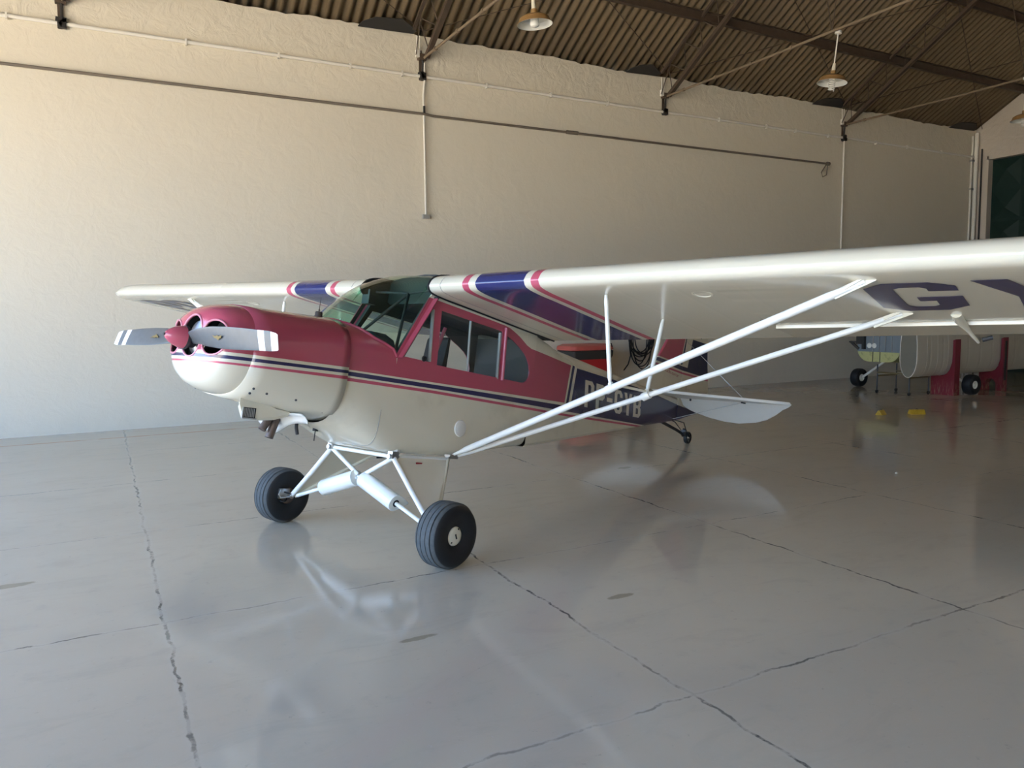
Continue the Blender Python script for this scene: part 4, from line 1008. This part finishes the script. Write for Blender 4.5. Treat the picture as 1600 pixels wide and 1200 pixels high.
# wheeled work stand under the stripped fuselage
ws_ = empty('work_stand', (14.06, 9.72, 0)); tag(ws_, 'dark metal work stand on castors under the stripped fuselage', 'stand')
for (xx, yy) in ((-.30, .36), (-.30, -.34), (.30, .36), (.30, -.34)):
    MB().tube([(xx, yy, .58), (xx, yy, .07)], .013, 8).build('leg', M_DARKM, ws_)
    MB().lathe([(0, -.014), (.034, -.014), (.034, .014), (0, .014)], (xx, yy, .034), (0, 1, 0), 16).build('castor', M_BLK, ws_)
MB().bar((-.30, -.34, .42), (-.30, .36, .42), .03, .03).bar((.30, -.34, .42), (.30, .36, .42), .03, .03).bar((-.30, -.34, .35), (.30, -.34, .35), .02, .03).bar((-.30, .36, .35), (.30, .36, .35), .02, .03).build('frame', plain('brass_frame', (.16, .12, .05), .5), ws_)
# stored wing, leading edge down, in two red cradles
k = NT('aged_fabric'); x, y, z = k.xyz(); 
rb_ = k.math('ABSOLUTE', k.math('WRAP', x, .2, -.2))
k.base(k.mix(k.math('MULTIPLY', k.step(k.noise(2.5, 4, .6), .5, .8), .4), rgba(.52, .49, .41), rgba(.36, .31, .24)), .5); k.bump(k.step(rb_, .0, .05), .25, .02); M_OLD = k.m
sw = empty('stored_wing', (13.4, 9.17, .39)); tag(sw, 'detached cream airplane wing standing leading edge down in two red cradles', 'wing')
def swr(x, k_=1.0):
    pts = []
    for i in range(41):
        t = -1+2*i/40; a = abs(t)
        zq = 1.62*a**2.0; xn = zq/1.62
        th = .172*(math.sqrt(max(0, 1-(1-zq/.36)**2)) if zq < .36 else 1.0)*(1.0 if xn < .35 else max(.03, 1-((xn-.35)/.66)**1.4))
        pts.append(Vector((x, math.copysign(th*k_, t), zq)))
    return pts
q = MB().loft([swr(0), swr(.03), swr(2.5), swr(5.4), swr(5.55, .6)], 0, True, True); q.m[-2] = 1
q.build('wing_panel', [M_OLD, plain('root_rib_fabric', (.20, .185, .145), .8)], sw, smooth=50)
pts = [p+Vector((-.004, 0, 0)) for p in swr(0)]; MB().tube(pts, .007, 8).build('root_rim', M_PIPEW, sw)
for x in (.30, .62, .95): MB().tube([p+Vector((0, math.copysign(.001, p.y), -.001)) for p in swr(x)], .004, 6).build('rib_tape', M_OLD, sw)
k = NT('chipped_red_paint'); x, y, z = k.xyz()
chip = k.math('MULTIPLY', k.step(k.noise(9, 5, .7, k.map((1, 5, .7))), .50, .62), k.math('SUBTRACT', 1.0, k.step(z, .12, .34)))
k.base(k.mix(chip, k.mix(k.noise(4, 3), rgba(.16, .010, .022), rgba(.23, .016, .032)), rgba(.26, .13, .09)), .45); M_CRADLE = k.m
def cradle(x, arch, label):
    r = empty('wing_cradle', (x, 9.17, 0)); tag(r, label, 'cradle', 'red wooden wing cradles')
    U = []
    for i in range(13):
        t = 1-i/12*2; zq = .378+.70*abs(t)**2.4; zr = max(zq-.385, 0); th = .188*(math.sqrt(max(0, 1-(1-zr/.36)**2)) if zr < .36 else 1.0)
        U.append((math.copysign(th, t), zq))
    U[0] = (U[0][0], 1.09); U[-1] = (U[-1][0], 1.07)
    ol = [(.235, 0), (.235, 1.09)]+U+[(-.235, 1.09), (-.235, 0)]
    if arch: ol += [(-.11, 0), (-.11, .15), (-.06, .23), (0, .25), (.06, .23), (.11, .15), (.11, 0)]
    MB().plate(ol, lambda p, kk: Vector((kk, p[0], p[1])), .17).build('cradle_block', M_CRADLE, r, smooth=0)
    if arch: MB().box((0, -.238, .62), (.07, .012, .8)).build('side_slot', M_BOX, r)
    return r
cradle(14.55, False, 'red wooden cradle holding the near end of the stored wing, paint chipped at its foot')
cradle(16.15, True, 'red wooden cradle holding the stored wing farther back, with an arch cut in its foot')
# yellow chocks, paper scrap
M_YEL = plain('yellow_paint', (.50, .33, .03), .5, 0, .5, 0, .3, 20)
def chock(x, y, rz, ln, label):
    o = MB().plate([(-.06, 0), (.06, 0), (.012, .075), (-.012, .075)], lambda p, kk: Vector((kk, p[0], p[1])), ln).build('wheel_chock', M_YEL, smooth=0)
    o.location = (x, y, 0); o.rotation_euler = (0, 0, rz); tag(o, label, 'chock', 'yellow chocks on the floor'); m = o.modifiers.new('bev', 'BEVEL'); m.width = .008; m.segments = 2
    MB().tube([Vector((-.02, 0, .074)), Vector((0, 0, .088)), Vector((.02, 0, .074))], .004, 6).build('cord_loop', M_BOX, o)
chock(10.92, 7.91, rad(8), .15, 'short yellow wheel chock lying on the floor, the left one')
chock(11.45, 7.66, rad(-28), .24, 'long yellow wheel chock lying on the floor in front of the red cradle')
o = MB().sphere((0, 0, .012), .016, 5, 0, (1.2, .8, .7)).build('paper_scrap', M_INNER); o.location = (7.05, 4.91, 0); tag(o, 'tiny white paper scrap on the open grey floor', 'scrap')
